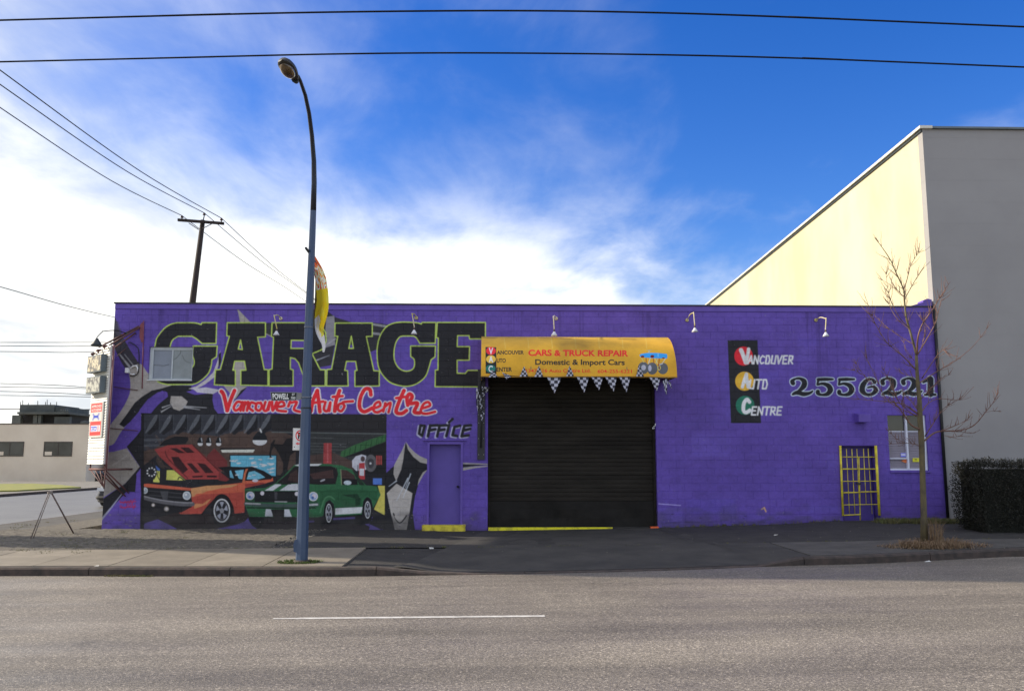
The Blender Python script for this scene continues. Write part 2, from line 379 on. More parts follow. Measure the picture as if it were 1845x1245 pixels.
# --- GARAGE
def letter(X, out, hole=None):
    o = X(out); hs_ = [X(h) for h in (hole or [])]
    cv.poly(o, BK, holes=hs_)
    for h in hs_: cv.poly(h, PURPLE if len(h) > 3 and False else pc(60, 56, 70), alpha=.0)
    for p in [o]+hs_: cv.stroke(p, 2.0, LG, smooth=False, closed=True, soft=.5)
letter(A_, [(970,237),(848,237)]+spline([(840,252),(800,240),(760,237)])+spline([(640,237),(590,250),(540,280),(500,325),(470,370),(458,425),(445,480),(440,560),(450,640),(470,710),(500,735),(560,750)])+spline([(765,750),(810,735),(860,700),(905,650),(925,590),(930,545)])+[(968,520),(975,430),(775,430),(768,500)]+spline([(772,520),(782,550),(778,590),(745,625),(690,640),(620,610),(585,540),(580,470),(590,410),(610,375),(650,350)])+spline([(765,350),(800,370),(848,410)])+[(965,410)])
letter(A_, [(1057,237),(1375,237),(1375,355),(1310,358),(1365,625),(1396,627),(1396,760),(1170,755),(1170,632),(1213,630),(1200,556),(1120,556),(1105,630),(1125,632),(1125,760),(950,752),(960,628),(1000,625),(1075,350),(1053,345)], [[(1168,380),(1150,455),(1183,460)]])
letter(A_, [(1430,237),(1790,237),(1840,265),(1875,320),(1880,390),(1845,460),(1762,495),(1830,627),(1872,627),(1872,762),(1720,762),(1650,570),(1620,535),(1582,527),(1582,620),(1605,630),(1605,762),(1405,762),(1405,627),(1430,620),(1442,358),(1425,352)], [[(1590,383),(1700,385),(1720,400),(1715,440),(1695,450),(1587,450)]])
letter(B_, [(247,240),(557,240),(557,350),(507,352),(570,635),(615,637),(615,762),(412,765),(412,635),(430,632),(418,558),(342,558),(328,632),(352,635),(357,762),(177,762),(180,625),(218,622),(270,350),(245,348)], [[(382,348),(362,450),(400,450)]])
letter(B_, [(1085,235),(970,235)]+spline([(965,248),(940,240),(900,235),(800,232),(720,245),(665,280),(620,350),(600,430),(597,520),(610,610),(650,680),(710,735),(800,762),(870,762),(940,735),(1000,680),(1030,600),(1045,545)])+[(1078,520),(1082,430),(875,430),(875,515)]+spline([(880,520),(905,545),(905,600),(880,630),(830,638),(780,615),(745,560),(737,490),(750,410),(780,360),(810,348)])+spline([(900,348),(925,365),(950,408)])+[(1080,408)])
letter(B_, [(1097,235),(1497,235),(1497,372),(1365,372),(1360,345),(1265,345),(1262,435),(1365,435),(1362,548),(1262,548),(1262,655),(1328,658),(1350,632),(1470,632),(1470,770),(1078,768),(1080,630),(1102,628),(1105,365),(1088,360)])
# --- Vancouver Auto Centre, brush script
scr = []
for st in ([(1008,806),(1030,840),(1058,965)],[(1058,965),(1085,880),(1118,800),(1105,830)],[(1180,898),(1140,895),(1112,940),(1130,965),(1165,940),(1185,895),(1168,965)],
  [(1205,895),(1192,965)],[(1197,925),(1232,895),(1222,965)],[(1285,905),(1255,900),(1240,940),(1270,968)],[(1335,905),(1305,905),(1295,950),(1325,965),(1345,930),(1335,900)],
  [(1375,895),(1360,955),(1385,965),(1410,895),(1400,960)],[(1430,892),(1436,965),(1468,892)],[(1478,935),(1530,925),(1518,892),(1485,905),(1472,960),(1545,972)],
  [(1580,890),(1565,930)],[(1590,900),(1635,895),(1612,955),(1660,975)]): scr.append(A_(st))
for st in ([(48,970),(62,890),(100,800)],[(100,800),(112,890),(122,975)],[(45,905),(150,890)],[(168,895),(155,955),(185,968),(208,898),(200,968)],[(285,800),(255,890),(245,970)],
  [(228,852),(310,845)],[(310,905),(280,915),(272,955),(300,970),(325,930),(310,900),(340,892),(395,888)],[(545,835),(535,790),(495,790),(458,860),(452,940),(490,975),(555,945)],
  [(578,945),(622,925),(612,893),(578,915),(568,965),(600,980),(640,960)],[(665,905),(648,972)],[(660,935),(708,902),(692,978)],[(820,800),(780,890),(755,975),(800,990),(840,965)],
  [(755,862),(830,852)],[(852,920),(845,860),(865,828),(888,850),(868,905),(932,905),(905,975),(950,985)],[(968,948),(1035,925),(1020,895),(980,915),(960,975),(1005,992),(1078,975)]): scr.append(B_(st))
sw_ = lambda st: 1.0 if max(v for u, v in st)-min(v for u, v in st) > 26 else .74
for st in scr: cv.stroke(st, 10.0*sw_(st)+.6, pc(205,190,210))
for st in scr: cv.stroke(st, 7.0*sw_(st), pc(190,36,44), soft=.5)
# --- OFFICE
off = [[(400,190),(388,265),(415,285),(440,195),(400,190)],[(492,190),(470,290)],[(492,192),(560,188)],[(480,238),(540,226)],[(580,190),(556,290)],[(580,192),(645,188)],[(570,238),(625,228)],[(668,185),(642,288)],[(668,160),(700,130)],
       [(770,192),(718,205),(700,280),(742,288)],[(872,188),(810,195),(785,290),(850,282)],[(800,238),(865,222)]]
for st in off: cv.stroke(C5([(x-10, y+7) for x, y in st]), 5.2, pc(160,158,182), smooth=False)
for st in off: cv.stroke(C5([(x+2, y-2) for x, y in st]), 5.2, BK, smooth=False)
# --- painted workshop with two cars
fr = C3([(400,72)])+C4([(1382,85),(1378,1150)])+C3([(385,1160)])
cv.poly(fr, pc(34,33,38))
cv.poly(C3([(410,85),(1610,85),(1610,250),(1500,330),(410,420)]), pc(50,52,60))
cv.poly(C3([(640,285),(780,250),(1110,290),(1300,230),(1600,200),(1830,300),(1830,660),(1100,620),(880,380),(640,375),(410,560),(405,430),(520,400)]), pc(76,58,50))
random.seed(3)
for q in range(60):
    x = random.uniform(420,1800); y = random.uniform(290,600); cv.ell(C3([(x, y)])[0], random.uniform(3,12), random.uniform(2,6), pc(*random.choice(((92,70,58),(62,48,44),(84,60,50)))), .35, random.uniform(0,3))
for k, x in enumerate(range(430, 1520, 132)):
    cv.poly(C3([(x+95,90),(x+120,90),(x+120,240),(x+10,262),(x+40,180)]), pc(40,41,48))
    cv.poly(C3([(x+112,88),(x+90,170),(x,262),(x-8,258),(x+40,160),(x+88,88)]), pc(92,96,102), alpha=.8)
    cv.poly(C3([(x+120,110),(x+132,200),(x+40,275),(x+15,268)]), pc(28,28,33))
    cv.stroke(C3([(x+125,85),(x+125,250)]), .8, pc(78,84,92), .7, smooth=False)
for y in (325, 375): cv.stroke(C3([(412,y),(590,y-4)]), 4, pc(92,96,102), .5, smooth=False)
cv.poly(C4([(308,90),(1380,90),(1378,258),(308,248)]), pc(37,35,37))
cv.poly(C4([(700,262),(1378,262),(1378,500),(1100,520),(640,520),(640,270)]), pc(48,50,50))
cv.stroke(C4([(310,250),(1378,266)]), 1.8, pc(88,94,92), smooth=False)
for y, x0, x1 in ((300,640,880),(355,660,1000),(380,660,1000),(410,680,1010),(435,690,900)): cv.stroke(C4([(x0,y),(x1,y+6)]), 2.2, pc(82,84,84), .6, smooth=False)
cv.poly(C4([(880,440),(1060,520),(1080,640),(870,620),(640,600),(640,470)]), pc(74,56,50))
cv.poly(C4([(950,475),(960,430),(1080,370),(1230,318),(1376,272),(1376,335),(1200,400),(985,482)]), pc(46,98,52))
for x in range(985, 1370, 50): cv.stroke(C4([(x,475-(x-985)*.37),(x+10,420-(x-985)*.38)]), 1.2, pc(24,60,30), smooth=False)
cv.poly(C4([(990,482),(1376,340),(1376,640),(1180,640),(1100,470)]), pc(26,26,28))
cv.poly(C4([(795,352),(870,352),(868,545),(790,545)]), pc(160,44,46)); cv.stroke(C4([(832,360),(832,530)]), 2.2, pc(200,90,90), .7, smooth=False)
cv.poly(C4([(1060,515),(1095,475),(1150,458),(1192,470),(1192,600),(1100,612),(1062,575)]), pc(176,176,184))
cv.ell(C4([(1160,500)])[0], 4, 5, pc(80,60,60)); cv.poly(C4([(1125,540),(1178,535),(1180,690),(1122,690)]), pc(170,30,38)); cv.poly(C4([(1130,590),(1172,590),(1172,658),(1130,655)]), pc(185,185,190))
cv.stroke(C4([(1115,560),(1112,640)]), 1.4, BK, smooth=False)
cv.ell(C4([(1235,540)])[0], 10.5, 15.5, pc(88,86,88)); cv.ell(C4([(1235,540)])[0], 6, 9, pc(60,58,62)); cv.ell(C4([(1232,542)])[0], 1.8, 2, pc(200,200,205))
for x in (1285,1305,1325): cv.poly(C4([(x,468),(x+14,470),(x+14,556),(x,552)]), pc(165,50,46))
cv.poly(C4([(1255,680),(1338,680),(1338,740),(1255,738)]), pc(52,104,190)); cv.poly(C4([(1300,750),(1366,750),(1366,1026),(1265,970),(1325,835)]), pc(214,178,48))
# picture of a blue sky
cv.poly(C3([(1210,460)])+C4([(358,460),(356,690)])+C3([(1215,690)]), BK)
sk = C3([(1220,470)])+C4([(350,470),(346,660)])+C3([(1225,640)]); cv.poly(sk, pc(70,165,205))
for q in range(26):
    u = random.uniform(1240,1620); v = random.uniform(485,660); p = C3([(u,v)])[0]
    for j in range(4): cv.ell((p[0]+random.uniform(-5,5), p[1]+random.uniform(-1,1)), random.uniform(1.5,4), random.uniform(.6,1.4), pc(190,205,215), .75)
for x in (938,1017,1110):
    cv.stroke(C3([(x,250),(x,300)]), .7, BK, smooth=False); cv.poly(C3([(x-12,300),(x+14,300),(x+28,352),(x-28,352)]), pc(20,24,28)); cv.ell(C3([(x,360)])[0], 4.6, 3.6, pc(196,200,196)); cv.poly(C3([(x-28,330),(x+28,330),(x+28,352),(x-28,352)]), pc(20,24,28)); cv.stroke(C3([(x+10,308),(x+16,338)]), 1.1, pc(180,185,190), smooth=False)
cv.stroke(C4([(202,90),(204,230)]), 1, BK, smooth=False); cv.ell(C4([(198,330)])[0], 13, 8.5, pc(200,202,196)); cv.poly(C4([(180,245),(230,245),(262,290),(268,325),(128,325),(140,290)]), pc(24,28,34)); cv.stroke(C4([(200,222),(212,250)]), 2.2, pc(190,195,200), smooth=False)
cv.poly(C3([(1125,398),(1445,398),(1450,415),(1120,415)]), pc(22,22,26)); cv.poly(C3([(1130,415),(1448,412),(1432,440),(1142,440)]), pc(204,204,178))
cv.poly(C4([(300,360),(330,320),(345,325),(330,360),(410,365),(450,310),(520,300),(540,420),(480,470),(455,600),(450,720),(410,720),(415,540),(370,440),(330,385),(310,420),(300,470),(315,485),(290,490),(285,450)]), pc(28,25,28))
cv.poly(C4([(330,715),(440,590),(470,610),(360,725)]), pc(30,34,34))
cv.poly(C3([(625,605),(690,605),(800,700),(740,700),(620,695)]), pc(214,198,62)); cv.poly(C3([(510,612),(560,612),(556,720),(497,715)]), pc(214,198,62)); cv.stroke(C3([(520,575),(550,600)]), 4, pc(50,90,170), smooth=False)
cv.stroke(C3([(545,620),(540,660),(560,700)]), 1.4, BK); cv.stroke(C3([(730,690),(745,670),(775,690),(800,710)]), 2, BK)
cv.poly(C3([(425,560),(470,540),(520,560),(535,640),(510,690),(440,690),(420,640)]), pc(36,36,42))
for k in range(9): cv.ell(C3([(480+38*math.cos(k*.7), 622+38*math.sin(k*.7))])[0], 1.5, 1.5, pc(200,215,225))
cv.poly(C3([(1000,470),(1070,400),(1190,520),(1190,600),(1110,620),(1010,560)]), pc(110,34,34))
# orange car
cv.poly(C3([(540,1050),(700,1000),(1000,1010),(1395,1010),(1395,1075),(1280,1110),(1070,1160),(740,1165)]), pc(46,38,38))
cv.poly(C3([(550,380),(600,330),(700,290),(820,295),(830,320),(800,360),(620,372)]), pc(24,24,28))
cv.poly(C3([(510,412),(640,372),(862,365),(990,480),(1112,612),(1115,705),(960,700),(800,690),(690,600),(560,480)]), pc(150,42,38))
for h in ([(650,400),(715,398),(800,445),(735,445)], [(750,393),(830,393),(885,440),(815,445)], [(665,480),(735,480),(825,600),(770,640),(700,560)], [(810,540),(860,540),(935,625),(890,632)], [(905,535),(985,548),(1065,630),(985,632)], [(860,660),(960,655),(960,670),(870,675)], [(1000,655),(1090,655),(1095,672),(1000,672)]): cv.poly(C3(h), pc(52,20,24))
cv.stroke(C3([(610,430),(640,500),(760,620),(820,680)]), 1.8, pc(90,24,28)); cv.stroke(C3([(870,372),(1110,612)]), 1.6, pc(60,20,22), smooth=False)
cv.poly(C3([(810,690),(1200,690),(1215,720),(820,730)]), pc(30,30,34)); cv.poly(C3([(1110,610),(1210,690),(1180,710),(1110,700)]), pc(120,32,34))
cv.poly(C3([(385,735),(450,730),(850,772),(1210,735),(1340,720),(1345,600),(1365,585),(1440,585),(1530,620),(1615,670),(1620,705),(1520,735),(1355,770),(1350,1000),(1240,1010),(1225,930),(1180,870),(1110,855),(1045,900),(960,1010),(760,1015),(735,1000),(860,950),(852,810),(400,760)]), pc(196,76,34))
cv.poly(C3([(860,860),(960,830),(1340,810),(1350,1000),(1240,1010),(1225,930),(1180,870),(1110,855),(1045,900),(960,1010),(760,1015),(735,1000),(860,950)]), pc(168,52,32))
cv.poly(C3([(850,775),(1000,750),(1200,742),(1300,735),(1230,765),(1120,775),(1060,790),(1000,800),(960,820),(900,825),(880,850),(855,850)]), pc(214,128,66))
cv.poly(C3([(880,930),(900,915),(960,920),(1010,880),(1040,870),(1000,920),(930,950),(880,965)]), pc(206,116,56))
cv.poly(C3([(1355,735),(1520,720),(1560,728),(1360,765)]), pc(150,40,34))
cv.poly(C3([(1100,578),(1200,570),(1350,575),(1420,570),(1530,610),(1620,665),(1600,690),(1490,700),(1355,705),(1335,700),(1215,700),(1190,640)]), pc(24,24,28))
cv.poly(C3([(1212,612),(1225,605),(1252,680),(1215,672)]), pc(80,165,200)); cv.poly(C3([(1260,610),(1345,600),(1330,690),(1300,685)]), pc(80,165,200)); cv.poly(C3([(1372,690),(1392,622),(1445,612),(1500,640),(1545,672),(1480,690)]), pc(84,168,202))
for x, y in ((1280,650),(1400,660),(1440,650)): cv.ell(C3([(x,y)])[0], 3.4, 1.1, pc(190,205,215), .8)
cv.poly(C3([(1330,725),(1345,640),(1362,595),(1385,590),(1365,640),(1352,725)]), pc(180,84,36)); cv.ell(C3([(1452,702)])[0], 5.5, 2.6, pc(185,180,195))
cv.poly(C3([(398,768),(450,765),(850,795),(862,905),(560,890),(400,850)]), pc(30,30,34)); cv.poly(C3([(560,800),(640,800),(630,880),(590,880)]), pc(66,66,70))
for y in (810, 850): cv.stroke(C3([(460,y-12),(760,y+12)]), 1, pc(70,70,74), smooth=False)
cv.poly(C3([(395,870),(560,910),(860,945),(760,1000),(600,1010),(480,1000),(400,960)]), pc(30,29,33))
cv.stroke(C3([(392,855),(560,895),(750,920),(868,922)]), 6.8, pc(84,82,86)); cv.stroke(C3([(395,845),(560,882),(750,905),(865,908)]), 1.6, pc(140,138,142), .8)
for c, r_ in (((420,795), 5.4), ((812,842), 7.4)):
    p = C3([c])[0]; cv.ell(p, r_+1.4, r_+1.6, pc(24,24,28)); cv.ell(p, r_, r_+.4, pc(176,182,184)); cv.ell(p, r_*.7, r_*.75, pc(140,150,160)); cv.ell((p[0]-1.5, p[1]-1.5), r_*.3, r_*.3, pc(215,215,215))
for c, r_ in (((498,930), 3.4), ((622,966), 4.6)):
    p = C3([c])[0]; cv.ell(p, r_, r_, pc(120,112,104)); cv.ell(p, r_*.6, r_*.6, pc(180,172,170))
def wheel(c, rx, ry, tx, ty):
    cv.ell(c, tx, ty, pc(22,22,26)); cv.ell(c, rx, ry, pc(196,194,200)); cv.ell(c, rx*.84, ry*.88, pc(40,40,46)); cv.ell(c, rx*.7, ry*.75, pc(150,152,164))
    for k in range(5):
        a = k*2*math.pi/5+.3; cv.poly([(c[0]+rx*.15*math.cos(a-1), c[1]+ry*.15*math.sin(a-1)), (c[0]+rx*.72*math.cos(a-.26), c[1]+ry*.75*math.sin(a-.26)), (c[0]+rx*.72*math.cos(a+.26), c[1]+ry*.75*math.sin(a+.26)), (c[0]+rx*.15*math.cos(a+1), c[1]+ry*.15*math.sin(a+1))], pc(30,30,36))
    cv.ell(c, rx*.25, ry*.22, pc(130,130,134))
wheel(C3([(1140,982)])[0], 15, 21.5, 20, 30)
cv.stroke(C3([(955,1015),(1020,930),(1100,862),(1180,870),(1235,930),(1250,1010)]), 2.6, pc(26,22,26))
# green car
cv.poly(C4([(100,1040),(400,1075),(800,1100),(1250,1110),(1345,1165),(425,1168),(110,1135)]), pc(40,34,38))
for c, a, b in (((165,1060),14,17),((755,1090),11,9),((1130,1075),10,10)): cv.ell(C4([c])[0], a, b, pc(24,24,28))
cv.poly(C4([(55,780),(250,770),(345,725),(440,640),(520,555),(660,545),(800,545),(960,560),(1060,598),(1130,680),(1190,745),(1290,755),(1328,835),(1290,900),(1250,965),(1240,880),(1200,855),(1165,890),(1150,1020),(905,1040),(890,920),(850,880),(812,905),(790,1030),(740,1045),(100,1038),(70,960),(60,900)]), pc(36,98,58))
cv.poly(C4([(760,800),(930,780),(1130,790),(1300,800),(1290,900),(1260,880),(1200,840),(1150,870),(1140,950),(905,960),(890,900),(850,860),(800,880),(760,960)]), pc(30,86,50))
cv.poly(C4([(960,835),(1110,825),(1140,870),(1135,930),(1090,940),(1090,870)]), pc(18,56,34)); cv.stroke(C4([(762,1000),(800,880),(850,850),(895,880)]), 2.4, pc(70,130,84), .7)
cv.poly(C4([(455,640),(520,572),(640,566),(860,566),(915,585),(930,640),(905,735),(760,740),(560,728),(350,728)]), pc(30,25,28))
cv.poly(C4([(480,640),(545,600),(560,720),(460,700)]), pc(60,40,38)); cv.poly(C4([(660,640),(880,600),(890,680),(800,680),(700,690)]), pc(66,42,40)); cv.ell(C4([(785,700)])[0], 5, 1.6, pc(150,150,156), rot=-.4)
cv.poly(C4([(950,600),(1010,605),(1080,650),(1112,740),(965,742)]), pc(64,44,40)); cv.poly(C4([(965,680),(1110,690),(1112,742),(965,742)]), pc(24,22,26)); cv.ell(C4([(1018,722)])[0], 7, 4, pc(170,184,205))
cv.poly(C4([(1060,600),(1110,650),(1180,745),(1130,745),(1085,650)]), pc(28,48,34)); cv.stroke(C4([(955,600),(962,740)]), 1, pc(160,170,120), .7, smooth=False)
cv.poly(C4([(520,560),(560,550),(780,545),(745,564),(560,566)]), pc(195,196,204))
cv.poly(C4([(243,795),(340,737),(405,737),(322,795)]), pc(185,186,196)); cv.poly(C4([(382,795),(470,735),(553,732),(556,795)]), pc(185,186,196)); cv.poly(C4([(370,732),(480,722),(490,738),(400,740)]), pc(26,28,28))
cv.poly(C4([(60,798),(250,800),(660,800),(735,820),(740,905),(62,905)]), pc(26,28,30)); cv.poly(C4([(335,810),(362,810),(358,880),(338,880)]), pc(62,62,66))
cv.poly(C4([(645,795),(740,810),(742,900),(650,900)]), pc(34,90,54)); cv.poly(C4([(60,790),(150,800),(150,900),(62,900)]), pc(30,76,48))
for c, r_ in (((108,843), 7.6), ((697,850), 8.4)):
    p = C4([c])[0]; cv.ell(p, r_, r_, pc(190,190,200)); cv.ell(p, r_*.78, r_*.78, pc(120,150,190)); cv.ell((p[0]+r_*.2, p[1]-r_*.1), r_*.45, r_*.5, pc(200,180,190)); cv.ell((p[0]-1, p[1]+2), r_*.3, r_*.3, pc(60,90,150))
for c in ((220,820), (543,825)): cv.ell(C4([c])[0], 3.6, 3.8, pc(200,186,196))
cv.stroke(C4([(66,920),(300,935),(560,935),(735,925)]), 6, pc(60,78,74)); cv.stroke(C4([(66,914),(200,920)]), 2.2, pc(160,160,160), smooth=False); cv.stroke(C4([(640,930),(735,925)]), 2.6, pc(170,170,172), smooth=False); cv.stroke(C4([(340,898),(450,900)]), 1.2, pc(170,170,172), smooth=False)
cv.stroke(C4([(80,955),(560,962),(720,955)]), 2, pc(22,30,28), smooth=False)
cv.poly(C4([(255,967),(312,970),(318,1036),(245,1034)]), pc(180,182,188)); cv.poly(C4([(425,970),(472,970),(497,1040),(425,1038)]), pc(180,182,188)); cv.poly(C4([(300,970),(428,970),(424,1042),(325,1040)]), pc(18,18,20)); cv.poly(C4([(270,1040),(530,1040),(520,1085),(330,1078)]), pc(20,20,22))
cv.poly(C4([(905,960),(1157,948),(1146,1005),(903,1020)]), pc(196,198,206)); cv.stroke(C4([(895,1040),(1150,1022)]), 2, pc(14,24,20), smooth=False)
wheel(C4([(843,1005)])[0], 5.6, 17, 9.5, 21.5); wheel(C4([(1205,975)])[0], 5.4, 15.5, 9.5, 23)
for a, b in (((640,1085),(700,1082)), ((890,1060),(1080,1050))): cv.stroke(C4([a, b]), 3, PURPLE, .7, smooth=False)
for st in ([(230,1170),(280,1172),(310,1180)], [(330,1178),(400,1172)]): cv.stroke(C4(st), 1.2, pc(120,118,108), .5)
for q in (C3([(400,1142),(420,1100),(540,1062),(640,1110),(745,1165),(400,1165)]), C3([(1060,1160),(1270,1115),(1390,1072),(1420,1120),(1490,1168)]), C4([(90,1050),(100,1100),(130,1135),(170,1168),(60,1168),(40,1100)]), C4([(1245,1040),(1265,1060),(1360,1165),(1290,1165),(1180,1110),(1240,1100)])): cv.poly(q, PURPLE)
cv.poly(C3([(385,70),(412,72),(412,1162),(375,1162)]), pc(26,25,29))
# left shards below
cv.poly(C3([(400,190),(370,250),(330,300),(250,385),(372,570),(235,730),(15,880),(5,1090),(100,970),(250,805),(330,810),(345,640),(400,560)]), pc(28,27,31))
cv.poly(C3([(45,440),(130,432),(252,400),(372,572),(235,730),(20,868),(20,600)]), pc(124,119,114)); cv.stroke(C3([(120,560),(250,470)]), 3, pc(145,140,136), .5, smooth=False)
cv.poly(C3([(372,600),(342,640),(337,790),(385,835),(378,700)]), PURPLE); cv.poly(C3([(250,805),(385,830),(350,1160),(10,1160),(8,1095),(100,970)]), PURPLE)
cv.stroke(C3([(20,1060),(110,950),(205,825)]), 3.6, pc(130,130,150), w2=1, smooth=False)
for k in range(2):
    y = 895+k*48; p = [(185+i*13, y+random.uniform(-22,22)) for i in range(12)]; cv.stroke(C3(p), 1.2, pc(140,34,66)); cv.stroke(C3([(190,y+10),(335,y+2)]), 1.6, pc(140,34,66), smooth=False)
# right shards by the door
cv.poly(C5([(265,350),(320,430),(385,500),(465,552),(468,600),(392,700),(352,850),(330,1000),(352,1165),(55,1165),(-60,1060),(-22,1030),(75,1020),(78,700),(80,632),(160,560),(232,450)]), pc(27,27,31))
cv.poly(C5([(75,90),(78,640),(72,1030),(68,1030)]), pc(27,27,31)); cv.poly(C5([(-20,1020),(70,1040),(40,1165),(-60,1165),(-75,1110)]), pc(30,29,34)); cv.poly(C5([(-68,1110),(0,1140),(40,1167),(-80,1167)]), PURPLE)
cv.poly(C5([(262,340),(242,500),(222,600),(175,706),(150,640),(156,560),(200,475),(240,400)]), GR)
cv.poly(C5([(265,335),(300,390),(350,440),(400,475),(466,502),(466,546),(400,532),(335,480),(285,410)]), GR)
cv.poly(C5([(466,600),(430,650),(375,748),(388,690),(425,625)]), GR)
cv.poly(C5([(178,730),(327,820),(300,1000),(272,1168),(165,1168),(125,1000),(88,820)]), pc(150,144,138))
for w_, a_ in ((16,.16),(11,.22),(6,.3)): cv.stroke(C5([(140,1060),(180,1140),(215,1150),(260,1120),(292,1040)]), w_, pc(28,28,30), a_, soft=4)
cv.stroke(C5([(150,1010),(185,1080),(215,1095),(250,1060),(270,1030)]), 2.6, pc(24,24,26)); cv.poly(C5([(160,1030),(190,1078),(215,1088),(245,1055),(262,1020),(215,1000)]), pc(150,144,138), smooth=True)
for a, b in (((285,680),(180,890)), ((298,720),(240,860)), ((310,640),(262,770)), ((178,705),(108,755))): cv.stroke(C5([a, b]), 1.8, pc(170,176,182), .85, w2=.7, smooth=False)
cv.poly(C5([(790,535),(1030,545),(1030,554),(790,548)]), GR); cv.poly(C5([(790,549),(1030,554),(960,561),(880,570),(790,580)]), BK); cv.poly(C5([(790,582),(880,572),(1030,562),(1030,571),(900,588),(790,610)]), GR)
# --- wall sign on the right: traffic lights and lettering
cv.poly(C7([(127,135),(348,135),(374,746),(152,746)]), pc(32,32,36))
for c, co in (((245,252), (190,36,48)), ((252,437), (222,150,50)), ((256,615), (34,98,78))): cv.ell(C7([c])[0], 16.8, 17.2, pc(*co))
WT = pc(205,205,222)
for st, w_ in (([(226,208),(240,240),(262,300)],7.5), ([(262,300),(275,250),(282,200)],6), ([(236,480),(250,430),(266,385)],5.5), ([(266,385),(270,430),(278,480)],5.5), ([(240,450),(285,440)],4), ([(288,590),(270,572),(248,600),(244,650),(262,668),(292,652)],6.5)): cv.stroke(C7(st), w_, WT)
brush(cv, 'ANCOUVER', 1347, 1430, 655, 641, 2.8, WT, .12, .0); brush(cv, 'UTO', 1349, 1384, 700, 684, 2.8, WT, .12); brush(cv, 'ENTRE', 1353, 1410, 747, 733, 2.8, WT, .12)
# --- telephone number
def vstroke(pts, ws, extra, col):
    P = spline(pts, k=6); n = len(P)-1; m = len(ws)-1
    wv = lambda i: (lambda t: ws[min(int(t), m)]+(ws[min(int(t)+1, m)]-ws[min(int(t), m)])*(t-int(t)))(i/n*m)
    for i in range(n): cv.stroke([P[i], P[i+1]], wv(i)+extra, col, smooth=False, w2=wv(i+1)+extra, soft=.5)
D2 = [([(610,452),(605,437),(628,420),(662,418),(692,438),(690,472),(655,508),(612,535)], [8,7,3.4,4.6,9,9.4,5.2,3.2]), ([(606,535),(640,522),(690,532),(735,524),(757,508)], [3.4,7.4,7.8,5,2])]
D5 = [([(795,425),(850,423),(905,423)], [5.4,6,3.6]), ([(798,425),(790,462)], [4.6,3]), ([(790,464),(828,455),(870,470),(886,500),(866,530),(825,538),(795,528),(794,514)], [3,4.6,8.4,10,7.2,4,6,7.4])]
D6 = [([(1212,443),(1196,424),(1160,427),(1128,465),(1122,505),(1150,534),(1195,532),(1222,502),(1204,478),(1162,484)], [7.4,4,5.4,9.4,9.8,5.6,5.6,8.8,4.6,2.8])]
D1 = [([(1570,447),(1600,432),(1622,420)], [3,5,8]), ([(1626,422),(1626,478),(1626,532)], [11,11,11]), ([(1583,537),(1622,536),(1662,536)], [4,5,4])]
mv = lambda Dg, dx, sx=1., x0=0: [([(x0+(x-x0)*sx+dx, y) for x, y in p], w) for p, w in Dg]
allD = D2+D5+mv(D5, 158)+D6+mv(D2, 665, .93, 600)+mv(D2, 818, .93, 600)+D1
for p, w in allD: vstroke(C7(p), w, 3.0, pc(170,182,205))
for p, w in allD: vstroke(C7(p), w, .2, BK)
# scuffs low on the wall
cv.stroke([(1187,907),(1226,910)], 1.2, pc(150,140,190), smooth=False); cv.stroke([(1372,917),(1376,915)], 1.4, pc(180,150,60), smooth=False); cv.stroke([(1377,914),(1380,921)], 2, pc(190,150,90), smooth=False)
for q in range(90):
    u = random.choice((random.uniform(190,250), random.uniform(690,880), random.uniform(1185,1700))); v = random.uniform(925,948); cv.ell((u, v), random.uniform(.6,3), random.uniform(.4,1.6), pc(*random.choice(((44,36,62),(110,96,140),(60,50,80),(120,116,110)))), .55)
for q in range(24): cv.stroke([(u := random.uniform(1190,1700), v := random.uniform(936,946)), (u+random.uniform(8,30), v+random.uniform(-1,1))], random.uniform(1,3), pc(48,40,66), .4, soft=2, smooth=False)
random.seed(11)

# the painted workshop has gone duller than the fresh purple
T_ = tr_wall(fr); mk = cv._mask(T_, np.arange(cv.w)[None, :]+.5, np.arange(cv.h)[:, None]+.5); lum = cv.a.mean(2, keepdims=True)
cv.a = np.where(mk[..., None], (cv.a*.80+lum*.20)*.80, cv.a).astype(np.float32)
# weathering of the paint itself: sprayed unevenness, chips, run-off streaks under the coping, splashed dirt at the foot
def fnoise(h, w, sy, sx, seed):
    r = np.random.RandomState(seed); gy, gx = int(h/sy)+3, int(w/sx)+3; n = r.rand(gy, gx).astype(np.float32)
    y = np.arange(h)/sy; x = np.arange(w)/sx; y0 = y.astype(int); x0 = x.astype(int); fy = (y-y0)[:, None]; fx = (x-x0)[None, :]; fy = fy*fy*(3-2*fy); fx = fx*fx*(3-2*fx)
    return (n[y0][:, x0]*(1-fy)*(1-fx)+n[y0+1][:, x0]*fy*(1-fx)+n[y0][:, x0+1]*(1-fy)*fx+n[y0+1][:, x0+1]*fy*fx)-.5
H_, W_ = cv.h, cv.w
k3 = lambda a: (np.roll(a, 1, 0)+a*2+np.roll(a, -1, 0))/4
cv.a = k3(np.transpose(k3(np.transpose(cv.a, (1, 0, 2))), (1, 0, 2)))
nz = fnoise(H_, W_, 90, 140, 1)*.22+fnoise(H_, W_, 22, 40, 2)*.16+fnoise(H_, W_, 7, 9, 3)*.14+fnoise(H_, W_, 2.2, 2.6, 4)*.16
cv.a *= (1+nz)[..., None]
st_ = np.clip(fnoise(H_, W_, 260, 5, 5)*1.6+fnoise(H_, W_, 400, 17, 6)*1.2-.35, 0, 1)             # vertical run-off
zz_ = (WZ1-np.arange(H_)/PPM)[:, None]
cv.a *= (1-st_*np.clip((zz_-2.5)/3.5, 0.15, 1)*.55)[..., None]
